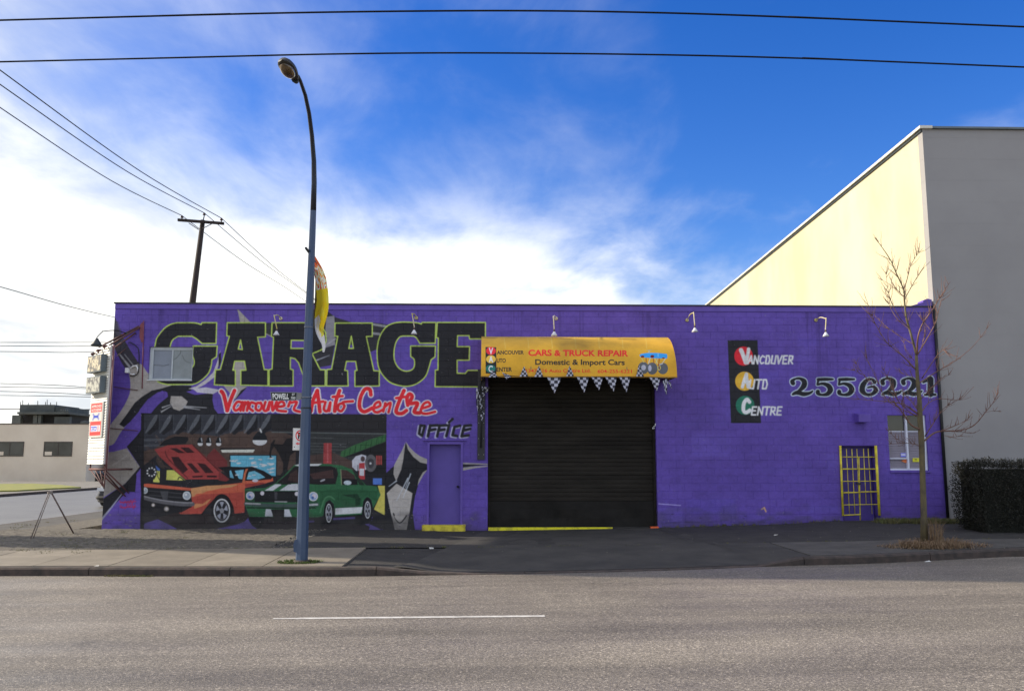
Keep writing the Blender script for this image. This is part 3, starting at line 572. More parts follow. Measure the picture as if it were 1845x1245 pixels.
gr = np.clip(1-(zz_-0.0)/.55+fnoise(H_, W_, 14, 30, 7)*1.3, 0, 1)*.45
cv.a = cv.a*(1-gr[..., None])+np.array([.075,.068,.062], np.float32)*gr[..., None]
ch = (fnoise(H_, W_, 3.2, 3.8, 8) > .455)*(fnoise(H_, W_, 60, 90, 9) > .08)*.55
cv.a = cv.a*(1-ch[..., None])+np.array([.33,.31,.33], np.float32)*ch[..., None]
cv.a = np.clip(cv.a, 0, 1).astype(np.float32)
# ================================================================ ground
XR = lambda px, py: W(px, py).x
def lerp_tab(tab, x):
    if x <= tab[0][0]: return tab[0][1]
    for (a, b), (c, d) in zip(tab, tab[1:]):
        if x <= c: return b+(d-b)*(x-a)/(c-a)
    return tab[-1][1]
def Zr(x): return -.26 if x < -10 else (-.2+.01*(x+4) if x < 12 else -.04)
def Groad(u, v, dz=0.):
    z = -.2
    for _ in range(6): p = G(u, v, z+dz); z = Zr(p.x)
    return G(u, v, z+dz)
kerb_tab = [(p.x, p.y) for p in [Groad(u, v) for u, v in ((22,1037),(300,1038),(600,1038.5),(800,1036),(970,1033.6),(1220,1027),(1420,1019),(1560,1015.5),(1821,1002.5))]]
kerb_tab = [(-17, kerb_tab[0][1])]+kerb_tab+[(22, kerb_tab[-1][1]+.5)]
base_tab = [(p.x, p.z) for p in [W(u, v) for u, v in ((183,953),(480,953),(770,954),(878,956),(1183,951),(1260,948),(1400,944.5),(1500,938),(1590,937),(1706,938))]]
base_tab = [(-14, base_tab[0][1])]+base_tab+[(22, base_tab[-1][1])]
back_y = G(500, 985, 0).y                                  # back of the sidewalk
def Yk(x): return lerp_tab(kerb_tab, x)
xa, xb, xc, xd = Groad(700,1022).x, Groad(815,1035).x, Groad(1385,1021).x, Groad(1455,1018).x
def drop(x):                                               # 1 full kerb, 0 lowered at the driveway
    f = lambda t: t*t*(3-2*t)
    if x < xa or x > xd: return 1.
    if x < xb: return 1-f((x-xa)/(xb-xa))
    if x > xc: return f((x-xc)/(xd-xc))
    return 0.
def Zk(x): return Zr(x)+.015+.125*drop(x)
def Zg(x, y):
    t = max(0, min(1, (y-Yk(x))/(0-Yk(x)))); zb = lerp_tab(base_tab, x)
    if y > 0: return zb
    tb = (back_y-Yk(x))/(0-Yk(x))
    if drop(x) == 1: return Zk(x)+(zb-Zk(x))*t
    s = min(1, t/.35); lo = Zk(x); hi_ = Zr(x)+.14+(zb-Zr(x)-.14)*t
    return lo+(hi_-lo)*s*s*(3-2*s) if t < .35 else hi_
def strip(mb, xs, yfun0, yfun1, n, dz=0., rough=0., zf=None, mi=0):
    zf = zf or Zg; rows = []
    for x in xs:
        a, b = yfun0(x), yfun1(x); rows.append([mb.vert((x, a+(b-a)*j/n, zf(x, a+(b-a)*j/n)+dz+(random.uniform(0, rough) if 0 < j < n else 0))) for j in range(n+1)])
    for r0, r1 in zip(rows, rows[1:]):
        for j in range(n): mb.idx([r0[j], r1[j], r1[j+1], r0[j+1]], mi, smooth=True)
def rng(a, b, s):
    n = max(1, int(round((b-a)/s))); return [a+(b-a)*i/n for i in range(n+1)]
def asphalt(name, c1, c2, grain=.5, rough=.75, bump=.9, sheen=False):
    m = mat(name, c1, rough=rough, col2=c2, scale=.5, detail=8, lo=.35, hi=.7); t = m.node_tree; b = t.nodes['Principled BSDF']
    src = b.inputs['Base Color'].links[0].from_socket; gm = t.nodes.new('ShaderNodeNewGeometry')
    vo = t.nodes.new('ShaderNodeTexVoronoi'); vo.inputs['Scale'].default_value = 75; t.links.new(gm.outputs['Position'], vo.inputs['Vector'])
    n1_ = t.nodes.new('ShaderNodeTexNoise'); n1_.inputs['Scale'].default_value = 38; n1_.inputs['Detail'].default_value = 6; n1_.inputs['Roughness'].default_value = .8; t.links.new(gm.outputs['Position'], n1_.inputs['Vector'])
    cr = t.nodes.new('ShaderNodeMapRange'); cr.inputs[1].default_value = .3; cr.inputs[2].default_value = .7; cr.inputs[3].default_value = 1-grain; cr.inputs[4].default_value = 1+grain
    t.links.new(n1_.outputs[0], cr.inputs[0])
    sp = t.nodes.new('ShaderNodeSeparateColor'); t.links.new(vo.outputs['Color'], sp.inputs[0])
    c3 = t.nodes.new('ShaderNodeMapRange'); c3.inputs[1].default_value = .8; c3.inputs[2].default_value = 1; c3.inputs[3].default_value = 1; c3.inputs[4].default_value = 1+grain*1.6; t.links.new(sp.outputs[0], c3.inputs[0])
    mu = t.nodes.new('ShaderNodeMath'); mu.operation = 'MULTIPLY'; t.links.new(cr.outputs[0], mu.inputs[0]); t.links.new(c3.outputs[0], mu.inputs[1])
    vm = t.nodes.new('ShaderNodeVectorMath'); vm.operation = 'SCALE'; t.links.new(src, vm.inputs[0]); t.links.new(mu.outputs[0], vm.inputs['Scale']); t.links.new(vm.outputs[0], b.inputs['Base Color'])
    bp = t.nodes.new('ShaderNodeBump'); bp.inputs['Strength'].default_value = bump; bp.inputs['Distance'].default_value = .004
    t.links.new(vo.outputs['Distance'], bp.inputs['Height']); t.links.new(bp.outputs[0], b.inputs['Normal'])
    if sheen:                                              # long darker wheel tracks, old patches, drips of oil
        ms_ = t.nodes.new('ShaderNodeMapping'); ms_.inputs['Scale'].default_value = (.06, .8, 1); t.links.new(gm.outputs['Position'], ms_.inputs[0])
        nn = t.nodes.new('ShaderNodeTexNoise'); nn.inputs['Scale'].default_value = 1.3; nn.inputs['Detail'].default_value = 7; nn.inputs['Roughness'].default_value = .62; t.links.new(ms_.outputs[0], nn.inputs['Vector'])
        r4 = t.nodes.new('ShaderNodeMapRange'); r4.inputs[1].default_value = .38; r4.inputs[2].default_value = .62; r4.inputs[3].default_value = .76; r4.inputs[4].default_value = 1.12; t.links.new(nn.outputs[0], r4.inputs[0])
        no = t.nodes.new('ShaderNodeTexNoise'); no.inputs['Scale'].default_value = 1.9; no.inputs['Detail'].default_value = 3; t.links.new(gm.outputs['Position'], no.inputs['Vector'])
        r5 = t.nodes.new('ShaderNodeMapRange'); r5.inputs[1].default_value = .66; r5.inputs[2].default_value = .76; r5.inputs[3].default_value = 1; r5.inputs[4].default_value = .72; t.links.new(no.outputs[0], r5.inputs[0])
        m5 = t.nodes.new('ShaderNodeMath'); m5.operation = 'MULTIPLY'; t.links.new(r4.outputs[0], m5.inputs[0]); t.links.new(r5.outputs[0], m5.inputs[1])
        v5 = t.nodes.new('ShaderNodeVectorMath'); v5.operation = 'SCALE'; t.links.new(vm.outputs[0], v5.inputs[0]); t.links.new(m5.outputs[0], v5.inputs['Scale']); t.links.new(v5.outputs[0], b.inputs['Base Color'])
    if sheen:                                              # tyre-polished, damp and oily stretches
        mp = t.nodes.new('ShaderNodeMapping'); mp.inputs['Scale'].default_value = (.25, .9, 1); t.links.new(gm.outputs['Position'], mp.inputs[0])
        n3 = t.nodes.new('ShaderNodeTexNoise'); n3.inputs['Scale'].default_value = 1.1; n3.inputs['Detail'].default_value = 5; t.links.new(mp.outputs[0], n3.inputs['Vector'])
        r3 = t.nodes.new('ShaderNodeMapRange'); r3.inputs[1].default_value = .35; r3.inputs[2].default_value = .7; r3.inputs[3].default_value = .48; r3.inputs[4].default_value = .72; t.links.new(n3.outputs[0], r3.inputs[0]); t.links.new(r3.outputs[0], b.inputs['Roughness'])
    return m
M_road = asphalt('road_asphalt', (.200,.174,.142), (.152,.132,.110), .85, bump=.8, sheen=True)
M_side = asphalt('side_street_asphalt', (.17,.165,.155), (.13,.125,.12), .2, rough=.5, bump=.3)
M_ground = mat('earth', (.10,.095,.08), .9, var=.3, scale=.2)
M_conc = mat('sidewalk_concrete', (.25,.225,.19), .8, col2=(.17,.155,.13), scale=1.7, bump=.4, bscale=90, detail=9)
M_conc2 = mat('old_concrete', (.095,.088,.078), .85, col2=(.06,.056,.05), scale=2.2, bump=.5, bscale=70, detail=9)
M_apron = mat('driveway_concrete', (.060,.055,.049), .88, col2=(.034,.032,.029), scale=1.3, bump=.5, bscale=60, detail=10)
M_kerb = mat('kerb_concrete', (.085,.062,.052), .9, col2=(.04,.034,.03), scale=6, bump=.5)
M_tar = mat('worn_asphalt', (.040,.037,.034), .9, col2=(.025,.023,.021), scale=3, bump=.9, bscale=50)
M_grav = mat('gravel_dirt', (.16,.14,.11), .95, col2=(.07,.062,.05), scale=9, bump=1., bscale=60, detail=10)
mb = MB(); xs = [-1500,-300,-80,-40,-25,-10,-4,4,12,40,300,1500]; ys = [-300,-60,-8,0,60,300,1600]
for i in range(len(xs)-1):
    for j in range(len(ys)-1):
        mb.face([(xs[i],ys[j],Zr(xs[i])-.03),(xs[i+1],ys[j],Zr(xs[i+1])-.03),(xs[i+1],ys[j+1],Zr(xs[i+1])-.03),(xs[i],ys[j+1],Zr(xs[i])-.03)])
tag(mb.build('ground', M_ground), kind='structure')
mb = MB(); strip(mb, [-90,-40,-17]+rng(-16, 16, 1)+[22,60], lambda x: -60, lambda x: Yk(x)+.05, 3, zf=lambda x, y: Zr(x))
tag(mb.build('road', M_road), kind='structure')
SX0, SX1 = G(22, 896, -.26).x-.6, -13.45                    # side street running away from us, left of the building
mb = MB(); mb.face([(SX0-.3,Yk(-17)+.052,-.256),(SX1,Yk(-17)+.052,-.256),(SX1,140,-.256),(SX0-.3,140,-.256)])
tag(mb.build('side_street', M_side), kind='structure')
# lane line, built as a painted sheet
mb = MB(); a = Groad(492,1114.5); b = Groad(1003,1109.5); nseg = 24
random.seed(5)
for i in range(nseg):
    if i == 23: continue
    p = a.lerp(b, i/nseg); q = a.lerp(b, (i+1)/nseg); w = .052 if i > 1 else .035
    mb.face([(p.x,p.y-w,Zr(p.x)+.004),(q.x,q.y-w,Zr(q.x)+.004),(q.x,q.y+w,Zr(q.x)+.004),(p.x,p.y+w,Zr(p.x)+.004)])
M_line = mat('road_paint', (.62,.60,.57), .7, col2=(.36,.34,.32), scale=9, detail=10, lo=.42, hi=.72)
tag(mb.build('lane_marking', M_line, recalc=False), kind='structure')
# kerb stones and sidewalk slabs
def kerb_piece(x0, x1):
    mb = MB(); n = 3; X = rng(x0+.006, x1-.006, (x1-x0)/n); w = .17
    prof = lambda x: [(Yk(x), Zr(x)-.05), (Yk(x), max(Zr(x)+.006, Zk(x)-.03)), (Yk(x)+.03, Zk(x)), (Yk(x)+w, Zk(x)+.002), (Yk(x)+w, Zr(x)-.05)]
    rr = [[mb.vert((x, y, z)) for y, z in prof(x)] for x in X]
    for a, b in zip(rr, rr[1:]):
        for j in range(4): mb.idx([a[j], b[j], b[j+1], a[j+1]])
    mb.idx(rr[0][::-1]); mb.idx(rr[-1]); return mb
kroot = tag(empty('kerb', (0, Yk(0), Zr(0))), kind='structure')
kx = rng(-16.8, 18, 2.4)
for i in range(len(kx)-1): kerb_piece(kx[i], kx[i+1]).build('kerb_stone', M_kerb, kroot)
sroot = tag(empty('sidewalk', (0, back_y, Zr(0))), kind='structure')
j0 = Groad(198, 1019, .14).x; step = Groad(336, 1019, .14).x-j0
M_slabs = [mat('sidewalk_slab', tuple(c*f for c in (.24,.206,.158)), .8, col2=tuple(c*f for c in (.17,.146,.11)), scale=1.7, bump=.35, bscale=90, detail=9) for f in (1., .9, 1.08)]
sx = [j0+step*k for k in range(-7, 20)]
for i in range(len(sx)-1):
    a, b = sx[i], sx[i+1]
    if a > 17.5 or b < -17: continue
    dr = b > xa+.4 and a < xd
    if dr: continue
    mb = MB(); g = .009
    strip(mb, rng(a+g, b-g, .7), lambda x: Yk(x)+.178, lambda x: back_y, 4, dz=.004+random.uniform(0, .003))
    top = list(mb.f); n = len(rng(a+g, b-g, .7)); cols = 5           # sides, so that the joint has depth
    ringi = [k*cols for k in range(n)]+[(n-1)*cols+j for j in range(1, cols)]+[k*cols+cols-1 for k in range(n-2, -1, -1)]+[j for j in range(cols-2, 0, -1)]
    mb.sm.clear()
    low_ = [mb.vert(mb.v[k]-Vector((0, 0, .05))) for k in ringi]
    for k in range(len(ringi)): mb.idx([ringi[k], ringi[(k+1) % len(ringi)], low_[(k+1) % len(ringi)], low_[k]])
    mb.build('slab', M_slabs[i % 3] if b < 6 else M_conc2, sroot)
mb = MB(); strip(mb, rng(-17, xa+1.2, .5), lambda x: Yk(x)+.16, lambda x: back_y+.05, 2, dz=-.022); strip(mb, rng(xd-1.2, 18, .5), lambda x: Yk(x)+.16, lambda x: back_y+.05, 2, dz=-.022)
mb.build('joint_bed', M_tar, sroot)
# driveway apron up to the roller door
xl_top, xr_top = XR(872, 956), XR(1200, 951)
mb = MB()
def ylim(x):
    return 0.02
XA = rng(xa+.2, xd+.1, .25)
def apron_back(x):
    if x < xl_top: return Yk(x)+.178+(0-Yk(x)-.178)*max(.02, ((x-(xa+.2))/(xl_top-(xa+.2))))**1.35
    if x > xr_top: return back_y
    return .0
strip(mb, XA, lambda x: Yk(x)+.172, apron_back, 14, dz=.006)
tag(mb.build('driveway', M_apron), kind='structure')
# verge strips along the wall
mb = MB(); xv = XR(820, 955)
strip(mb, rng(-11.9, xv-3.6, .12), lambda x: back_y+.0, lambda x: .02, 26, dz=-.004, rough=.035)
tag(mb.build('gravel_verge', M_grav), kind='structure')
mb = MB(); strip(mb, rng(xv-3.6, xa+3.2, .25), lambda x: back_y, lambda x: .02, 8, dz=-.004, rough=.015); strip(mb, rng(xr_top-.3, 18, .25), lambda x: back_y, lambda x: .02, 8, dz=-.004, rough=.02)
tag(mb.build('asphalt_verge', M_tar), kind='structure')
# strip of pavement along the side street, its kerb, and the far side
mb = MB(); mb.box((-13.42, Yk(-17)+.2, -.3), (-11.9, 60, -.03)); tag(mb.build('side_pavement', M_conc2), kind='structure')
mb = MB(); mb.box((-13.62, Yk(-17)+.2, -.3), (-13.43, 60, -.04)); tag(mb.build('side_kerb', M_kerb), kind='structure')
mb = MB(); mb.box((-11.9, .03, -.3), (-10.6, 60, -.02)); tag(mb.build('gravel_path', M_grav), kind='structure')
gz = -.11
p1, p2, p3 = G(10, 889, gz), G(172, 878, gz), G(60, 872.5, gz)
mb = MB(); far_y = 55.0
mb.box((SX0-.5, G(22,896,-.26).y-6, -.3), (SX0-.25, far_y, gz)); tag(mb.build('far_kerb', M_kerb), kind='structure')
mb = MB(); mb.box((-60, G(22,896,-.26).y-6, -.3), (SX0-.5, far_y, gz-.004)); tag(mb.build('far_pavement', M_conc), kind='structure')
# ================================================================ garage building
ZT = W(208, 548).z; XL = (W(208,548).x+W(183,950).x)/2; XRR = (W(1680,560).x+W(1706,936).x)/2
ZTr = W(1600, 554).z
ZTOP = (W(208,548).z+W(900,546.5).z+W(1600,554).z)/3
GB = empty('garage_building', ((XL+XRR)/2, 0, -.1), 'long single-storey purple block garage painted with a GARAGE mural and car scene', 'building')
gx, gz0 = GB.location.x, GB.location.z
M_wall = paint_mat('painted_wall', cv, 'OBJ', GB, (WX0-gx, WX1-gx, WZ0-gz0, WZ1-gz0), rough=.62, bump=.35, bscale=55, dirt=.10)
M_purple = mat('purple_paint', PURPLE, .6, var=.14, scale=2.5, bump=.2)
def rect(a, b, c, d):       # pixel rectangle -> x0,x1,z0,z1 on the wall plane
    return ((W(a, b).x+W(a, d).x)/2, (W(c, b).x+W(c, d).x)/2, (W(a, d).z+W(c, d).z)/2, (W(a, b).z+W(c, b).z)/2)
O_up = rect(268, 625, 347, 684); O_door = (W(770,870).x, W(833,870).x, W(800,946).z, W(800,797).z)
O_gar = (W(879,830).x, W(1183,830).x, W(1030,949).z-.02, W(1030,660).z)
O_win = (W(1601.5,800).x, W(1671,800).x, W(1635,847).z, W(1635,748).z); O_gate = (W(1515.5,870).x, W(1582,870).x, W(1550,936).z-.03, W(1550,803).z)
OPEN = [O_up, O_door, O_gar, O_win, O_gate]
zb = W(1250, 561).z                                           # bead under the parapet band
zj = [W(1250, 652).z, W(1250, 927).z]; CH = (zj[0]-zj[1])/20; BL = CH*2; JT = .010
xp = XR(249, 800); ZBOT = -.45
# backing wall with openings
def sheet(mb, x0, x1, z0, z1, y, opens, ax=None):
    xs = sorted({x0, x1, *[o[0] for o in opens], *[o[1] for o in opens]}); zs = sorted({z0, z1, *[o[2] for o in opens], *[o[3] for o in opens]})
    xs = [x for x in xs if x0 <= x <= x1]; zs = [z for z in zs if z0 <= z <= z1]
    for a, b in zip(xs, xs[1:]):
        for c, d in zip(zs, zs[1:]):
            if any(o[0]-1e-6 <= a and b <= o[1]+1e-6 and o[2]-1e-6 <= c and d <= o[3]+1e-6 for o in opens): continue
            mb.face([(a,y,c),(b,y,c),(b,y,d),(a,y,d)])
DEP = .22; BD = 24.0
mb = MB(); sheet(mb, XL, XRR, ZBOT, ZTOP-.02, .0055, OPEN); sheet(mb, XL, XRR, ZBOT, ZTOP-.02, .012+DEP+.3, OPEN)
for o in OPEN:
    x0, x1, z0, z1 = o; y0, y1 = -.0, .012+DEP+.3
    mb.face([(x0,y0,z0),(x0,y1,z0),(x0,y1,z1),(x0,y0,z1)]); mb.face([(x1,y0,z0),(x1,y1,z0),(x1,y1,z1),(x1,y0,z1)])
    mb.face([(x0,y0,z1),(x1,y0,z1),(x1,y1,z1),(x0,y1,z1)]); mb.face([(x0,y0,z0),(x1,y0,z0),(x1,y1,z0),(x0,y1,z0)])
mb.build('wall', M_wall, GB, recalc=False)
M_dark = mat('dark_interior', (.012,.011,.012), .9)
mb = MB(); mb.face([(XL,BD,ZBOT),(XRR,BD,ZBOT),(XRR,BD,ZTOP),(XL,BD,ZTOP)]); mb.face([(XL,.012,ZBOT),(XL,BD,ZBOT),(XL,BD,ZTOP-.01),(XL,.012,ZTOP-.01)]); mb.face([(XRR,.012,ZBOT),(XRR,BD,ZBOT),(XRR,BD,ZTOP-.01),(XRR,.012,ZTOP-.01)])
mb.build('side_wall', mat('pale_side_wall', (.34,.33,.34), .85), GB, recalc=False)
mb = MB(); mb.box((XL+.01, .03, ZTOP-.16), (XRR-.01, BD-.01, ZTOP-.06)); mb.build('roof', M_tar, GB)
mb = MB(); mb.box((XL-.03, -.035, ZTOP-.012), (XRR, .26, ZTOP+.022)); mb.build('coping', mat('dark_flashing', (.02,.02,.026), .5), GB)
mb = MB(); mb.box((XL, -.012, zb+.012), (XRR, .012, ZTOP-.013)); mb.build('parapet_band', M_purple, GB)
mb = MB(); mb.box((XL, -.022, zb-.004), (XRR, .010, zb+.012)); mb.build('bead', M_purple, GB)
# blocks
def block_mesh(mb, x0, x1, z0, z1, y=0., e=.003):
    f = [(x0+e,y,z0+e),(x1-e,y,z0+e),(x1-e,y,z1-e),(x0+e,y,z1-e)]; bk = [(x0,y+.006,z0),(x1,y+.006,z0),(x1,y+.006,z1),(x0,y+.006,z1)]
    i = [mb.vert(p) for p in f+bk]
    mb.idx([i[0],i[1],i[2],i[3]])
    for k in range(4): mb.idx([i[4+k], i[4+(k+1) % 4], i[(k+1) % 4], i[k]])
spans_all = []; k0 = int((ZBOT-zj[1])/CH)-1; blocks = []
for r in range(k0, 40):
    z0 = zj[1]+r*CH; z1 = z0+CH
    if z1 < ZBOT+.05 or z0 >= zb-.02: continue
    z0c, z1c = max(z0+JT/2, ZBOT), min(z1-JT/2, zb-.006)
    off = (r % 2)*BL/2; x = XL-off
    while x < XRR:
        a, b = max(x+.001, XL), min(x+BL-.001, XRR); x += BL
        if b-a < .03: continue
        pieces = [(a, b, z0c, z1c)]
        for o in OPEN:
            nx_ = []
            for (p, q, s, t) in pieces:
                if q <= o[0] or p >= o[1] or t <= o[2] or s >= o[3]: nx_.append((p, q, s, t)); continue
                if p < o[0]: nx_.append((p, o[0], s, t))
                if q > o[1]: nx_.append((o[1], q, s, t))
                m0, m1 = max(p, o[0]), min(q, o[1])
                if s < o[2]: nx_.append((m0, m1, s, o[2]))
                if t > o[3]: nx_.append((m0, m1, o[3], t))
            pieces = nx_
        for (p, q, s, t) in pieces:
            if q-p < .02 or t-s < .02: continue
            full = abs((q-p)-(BL-.002)) < 1e-4 and abs((t-s)-(CH-JT)) < 1e-4 and s > .1
            blocks.append((p, q, s, t, full, random.uniform(-.0010, .0010)))
full = sorted([b for b in blocks if b[4]], key=lambda b: abs(b[0]-1))
lead = set(id(b) for b in full[:300])
proto = None; rest = MB()
for b in blocks:
    p, q, s, t, _, dy = b
    if id(b) in lead:
        if proto is None:
            mb = MB(); block_mesh(mb, p, q, s, t, dy); proto = mb.build('block', M_wall, GB, recalc=False); pp = (p, s, dy)
        else:
            o = bpy.data.objects.new('block', proto.data); COL.objects.link(o); o.parent = GB; o.location = (p-pp[0], dy-pp[2], s-pp[1])
    else: block_mesh(rest, p, q, s, t, dy)
tag(rest.build('block_work', M_wall, GB, recalc=False), kind='stuff')
# raised end of the roof on the right, and the rendered pier on the left
mb = MB(); zc_ = ZTOP+.02
pt = [(XR(1640,556), zc_), (XR(1663,548), zc_+.10), (XR(1663,548), zc_+.15), (XRR-.13, zc_+.20), (XRR-.02, zc_+.17), (XRR-.02, zc_-.01), (XR(1640,556), zc_-.01)]
mb.prism([(x, -.02, z) for x, z in pt], (0,0,0), (0,.3,0)); mb.build('parapet_end', M_purple, GB)
# --- office door
M_door = mat('purple_door_paint', pc(74, 60, 128), .55, var=.1, scale=2)
x0, x1, z0, z1 = O_door
mb = MB(); mb.box((x0+.045, .165, z0), (x1-.045, .205, z1-.045)); door = mb.build('office_door', M_door, GB)
mb = MB()
for s in (-1, 1): pass
kx_, kz_ = x1-.12, z0+(z1-z0)*.46
mb.lathe((kx_, .165, kz_), [(.03,0),(.03,.012),(.012,.015),(.012,.045),(.03,.055),(.026,.085),(.0,.09)], 12, axis=(0,-1,0)); mb.build('handle', mat('dark_metal', (.03,.03,.035), .4, .6), door)
mb = MB()
for hz in (.25, 1.05, 1.85): mb.tube([(x0+.056,.157,z0+hz-.05),(x0+.056,.157,z0+hz+.05)], .009, 6)
mb.build('hinge', M_door, door)
mb = MB(); mb.box((x0-.01,-.018,z0),(x0+.045,.21,z1)); mb.box((x1-.045,-.018,z0),(x1+.01,.21,z1)); mb.box((x0+.045,-.018,z1-.045),(x1-.045,.21,z1+.012)); mb.build('door_frame', M_purple, GB)
mb = MB(); mb.box((x0-.13,-.05,z1+.045),(x1+.10,-.004,z1+.062)); mb.build('drip_strip', M_purple, GB)
M_yel = mat('yellow_kerb_paint', pc(178,164,50), .7, col2=pc(122,108,40), scale=7, detail=10, lo=.45, hi=.7, bump=.4)
# worn yellow step
mb = MB(); sz = W(800,945).z; sb = W(800,955).z-.08
P = [(x0-.11,-.30),(x1+.10,-.30),(x1+.10,.13),(x0-.11,.13)]
mb.prism([(x0-.10,-.30,0),(x0-.06,-.345,0),(x1+.04,-.345,0),(x1+.09,-.30,0),(x1+.09,-.004,0),(x0-.10,-.004,0)], (0,0,sb), (0,0,sz+.005)); mb.build('doorstep', M_yel, GB)
# --- roller door with separate slats
x0, x1, z0, z1 = O_gar
M_roll = mat('black_roller_paint', (.036,.031,.025), .75, spec=.15, col2=(.020,.017,.014), scale=2.0, bump=.25, bscale=20, stretch=(.4,1,2))
rd = empty('roller_door', ((x0+x1)/2, .2, z0)); rd.parent = GB; rd.location = rd.location-GB.location
zpan = W(1030, 903).z; sh = .109; n = 0; z = zpan
first = None
while z < z1:
    if first is None:
        mb = MB(); pr = [(.0,0),(-.005,.010),(-.008,.05),(-.006,.085),(0,sh-.010)]
        rr = [[mb.vert((x, .2+a, z+b)) for a, b in pr] for x in (x0+.02, x1-.02)]
        for j in range(len(pr)-1): mb.idx([rr[0][j], rr[1][j], rr[1][j+1], rr[0][j+1]])
        mb.idx([rr[0][-1], rr[1][-1], mb.vert((x1-.02,.215,z+sh)), mb.vert((x0+.02,.215,z+sh))])
        first = mb.build('slat', M_roll, rd, recalc=False); zf0 = z
    else:
        o = bpy.data.objects.new('slat', first.data); COL.objects.link(o); o.parent = rd; o.location = (0, random.uniform(-.003,.003), z-zf0)
    z += sh
mb = MB(); N = 26
for i in range(N):                                           # rubber-skirted bottom panel, a little buckled
    xa_, xb_ = x0+.02+(x1-x0-.04)*i/N, x0+.02+(x1-x0-.04)*(i+1)/N
    for a_, b_ in ((z0, z0+.22), (z0+.22, z0+.45), (z0+.45, zpan-.004)):
        f = lambda x, zz: .178+.012*math.sin(x*3.1+zz*9)+(.03*math.exp(-((x-(x0+1.72)-(zpan-zz)*.25)/.05)**2))
        mb.face([(xa_,f(xa_,a_),a_),(xb_,f(xb_,a_),a_),(xb_,f(xb_,b_),b_),(xa_,f(xa_,b_),b_)], smooth=True)
mb.build('bottom_panel', mat('black_rubber', (.018,.016,.014), .7, var=.3, spec=.2), rd, recalc=False)
for xx in (x0+.001, x1-.061):
    mb = MB(); mb.box((xx, .12, z0), (xx+.06, .17, z1)); mb.build('guide_rail', M_roll, rd)
mb = MB(); mb.box((x0+.002,-.015,z0-.05),(x1-.002,.5,z0+.006)); mb.build('sill', M_tar, rd)
mb = MB(); a, b = W(880,952), W(1103,952)
zt, zl = W(1000,949.5).z, W(1000,956.5).z; pz = W(1000,949.5).z
mb.box((W(880,952).x, -.075, zl-.10), (W(1103,952).x, -.003, zt)); 
tag(mb.build('kerb_bar', mat('yellow_bar_paint', pc(190,182,30), .6, col2=pc(120,112,40), scale=6, detail=9, lo=.5, hi=.75)), 'long yellow painted bar along the foot of the black roller door', 'threshold bar')
mb = MB(); mb.box((W(1171,952).x, -.11, W(1178,955.5).z-.06), (W(1185.5,952).x, -.006, W(1178,948).z))
tag(mb.build('marker_block', mat('orange_paint', pc(226,84,40), .6)), 'small orange painted block at the right foot of the roller door', 'block')
# --- windows
M_frame = mat('white_window_frame', pc(176,178,190), .5, var=.1)
def pane_mat(name, c, rough=.15, c2=None, sc=2): return mat(name, c, rough, col2=c2 or tuple(x*.75 for x in c), scale=sc, spec=.6)
x0, x1, z0, z1 = O_up
uw = empty('window', ((x0+x1)/2, .06, z0), ); uw.parent = GB; uw.location = uw.location-GB.location
xm = XR(309, 655); t = .035
mb = MB(); mb.box((x0+.06,.05,z0),(x0+.06+t,.11,z1-.04)); mb.box((xm-t/2,.05,z0+t),(xm+t/2,.11,z1-.04-t)); mb.box((x1-t,.05,z0),(x1,.11,z1-.04)); mb.box((x0+.06+t,.05,z0),(x1-t,.11,z0+t)); mb.box((x0+.06+t,.05,z1-.04-t),(x1-t,.11,z1-.04)); mb.box((x0,.05,z1-.038),(x1,.15,z1-.001)); mb.box((x0,.05,z0),(x0+.058,.15,z1-.04))
mb.build('frame', mat('grey_window_frame', pc(150,156,158), .5), uw)
mb = MB(); mb.box((x0+.06+t,.08,z0+t),(xm-t/2,.088,z1-.04-t)); mb.build('pane', pane_mat('bluish_pane', pc(104,110,122), .12), uw)
mb = MB(); mb.box((xm+t/2,.072,z0+t),(x1-t,.08,z1-.04-t)); mb.build('pane', pane_mat('grey_pane', pc(112,118,120), .18), uw)
mb = MB(); mb.box((x0-.02,-.03,z0-.03),(x1+.01,.05,z0-.002)); mb.build('sill', mat('grey_sill', pc(165,168,170), .6), uw)
mb = MB()
for pts in (C_ := [[(186+0,0)]],): pass
def wl_(pts): return [W(u, v, .07)+Vector((0,-.001,0)) for u, v in [(180+x/8.895, 540+y/8.895) for x, y in pts]]
mb.tube(wl_([(840,1040),(930,1048),(1030,1056),(1110,1035)]), .004, 4); mb.tube(wl_([(1160,980),(1230,930),(1290,860),(1300,810)]), .004, 4); mb.tube(wl_([(1320,890),(1350,960),(1400,1000),(1450,1010)]), .004, 4)
mb.build('crack', mat('crack_line', (.07,.075,.08), .6), uw)
x0, x1, z0, z1 = O_win
rw = empty('window', ((x0+x1)/2, .06, z0)); rw.parent = GB; rw.location = rw.location-GB.location
t = .045; xm = XR(1636, 800)
zh = W(1620,826).z; zsh = W(1620,777).z
mb = MB(); mb.box((x0,.04,z0),(x0+.02,.12,z1)); mb.box((x1-.075,.03,z0),(x1-.03,.12,z1)); mb.box((xm-.022,.03,z0+t),(xm+.022,.11,z1)); mb.box((x0,.02,z0),(x1-.03,.12,z0+t)); mb.box((x0+.02,.035,zh-.014),(xm-.022,.09,zh+.014)); mb.box((x1-.03,.05,z0),(x1,.12,z1))
mb.build('frame', M_frame, rw)
M_gl = pane_mat('window_glass', (.05,.045,.045), .06)
mb = MB(); mb.box((x0+.02,.10,zsh),(xm-.022,.105,z1-.002)); mb.build('pane', M_gl, rw)
mb = MB(); mb.box((xm+.022,.10,zsh),(x1-.075,.105,z1-.002)); mb.build('pane', M_gl, rw)
M_blind = mat('blind', pc(112,106,116), .5, col2=pc(98,92,100), scale=1.5)
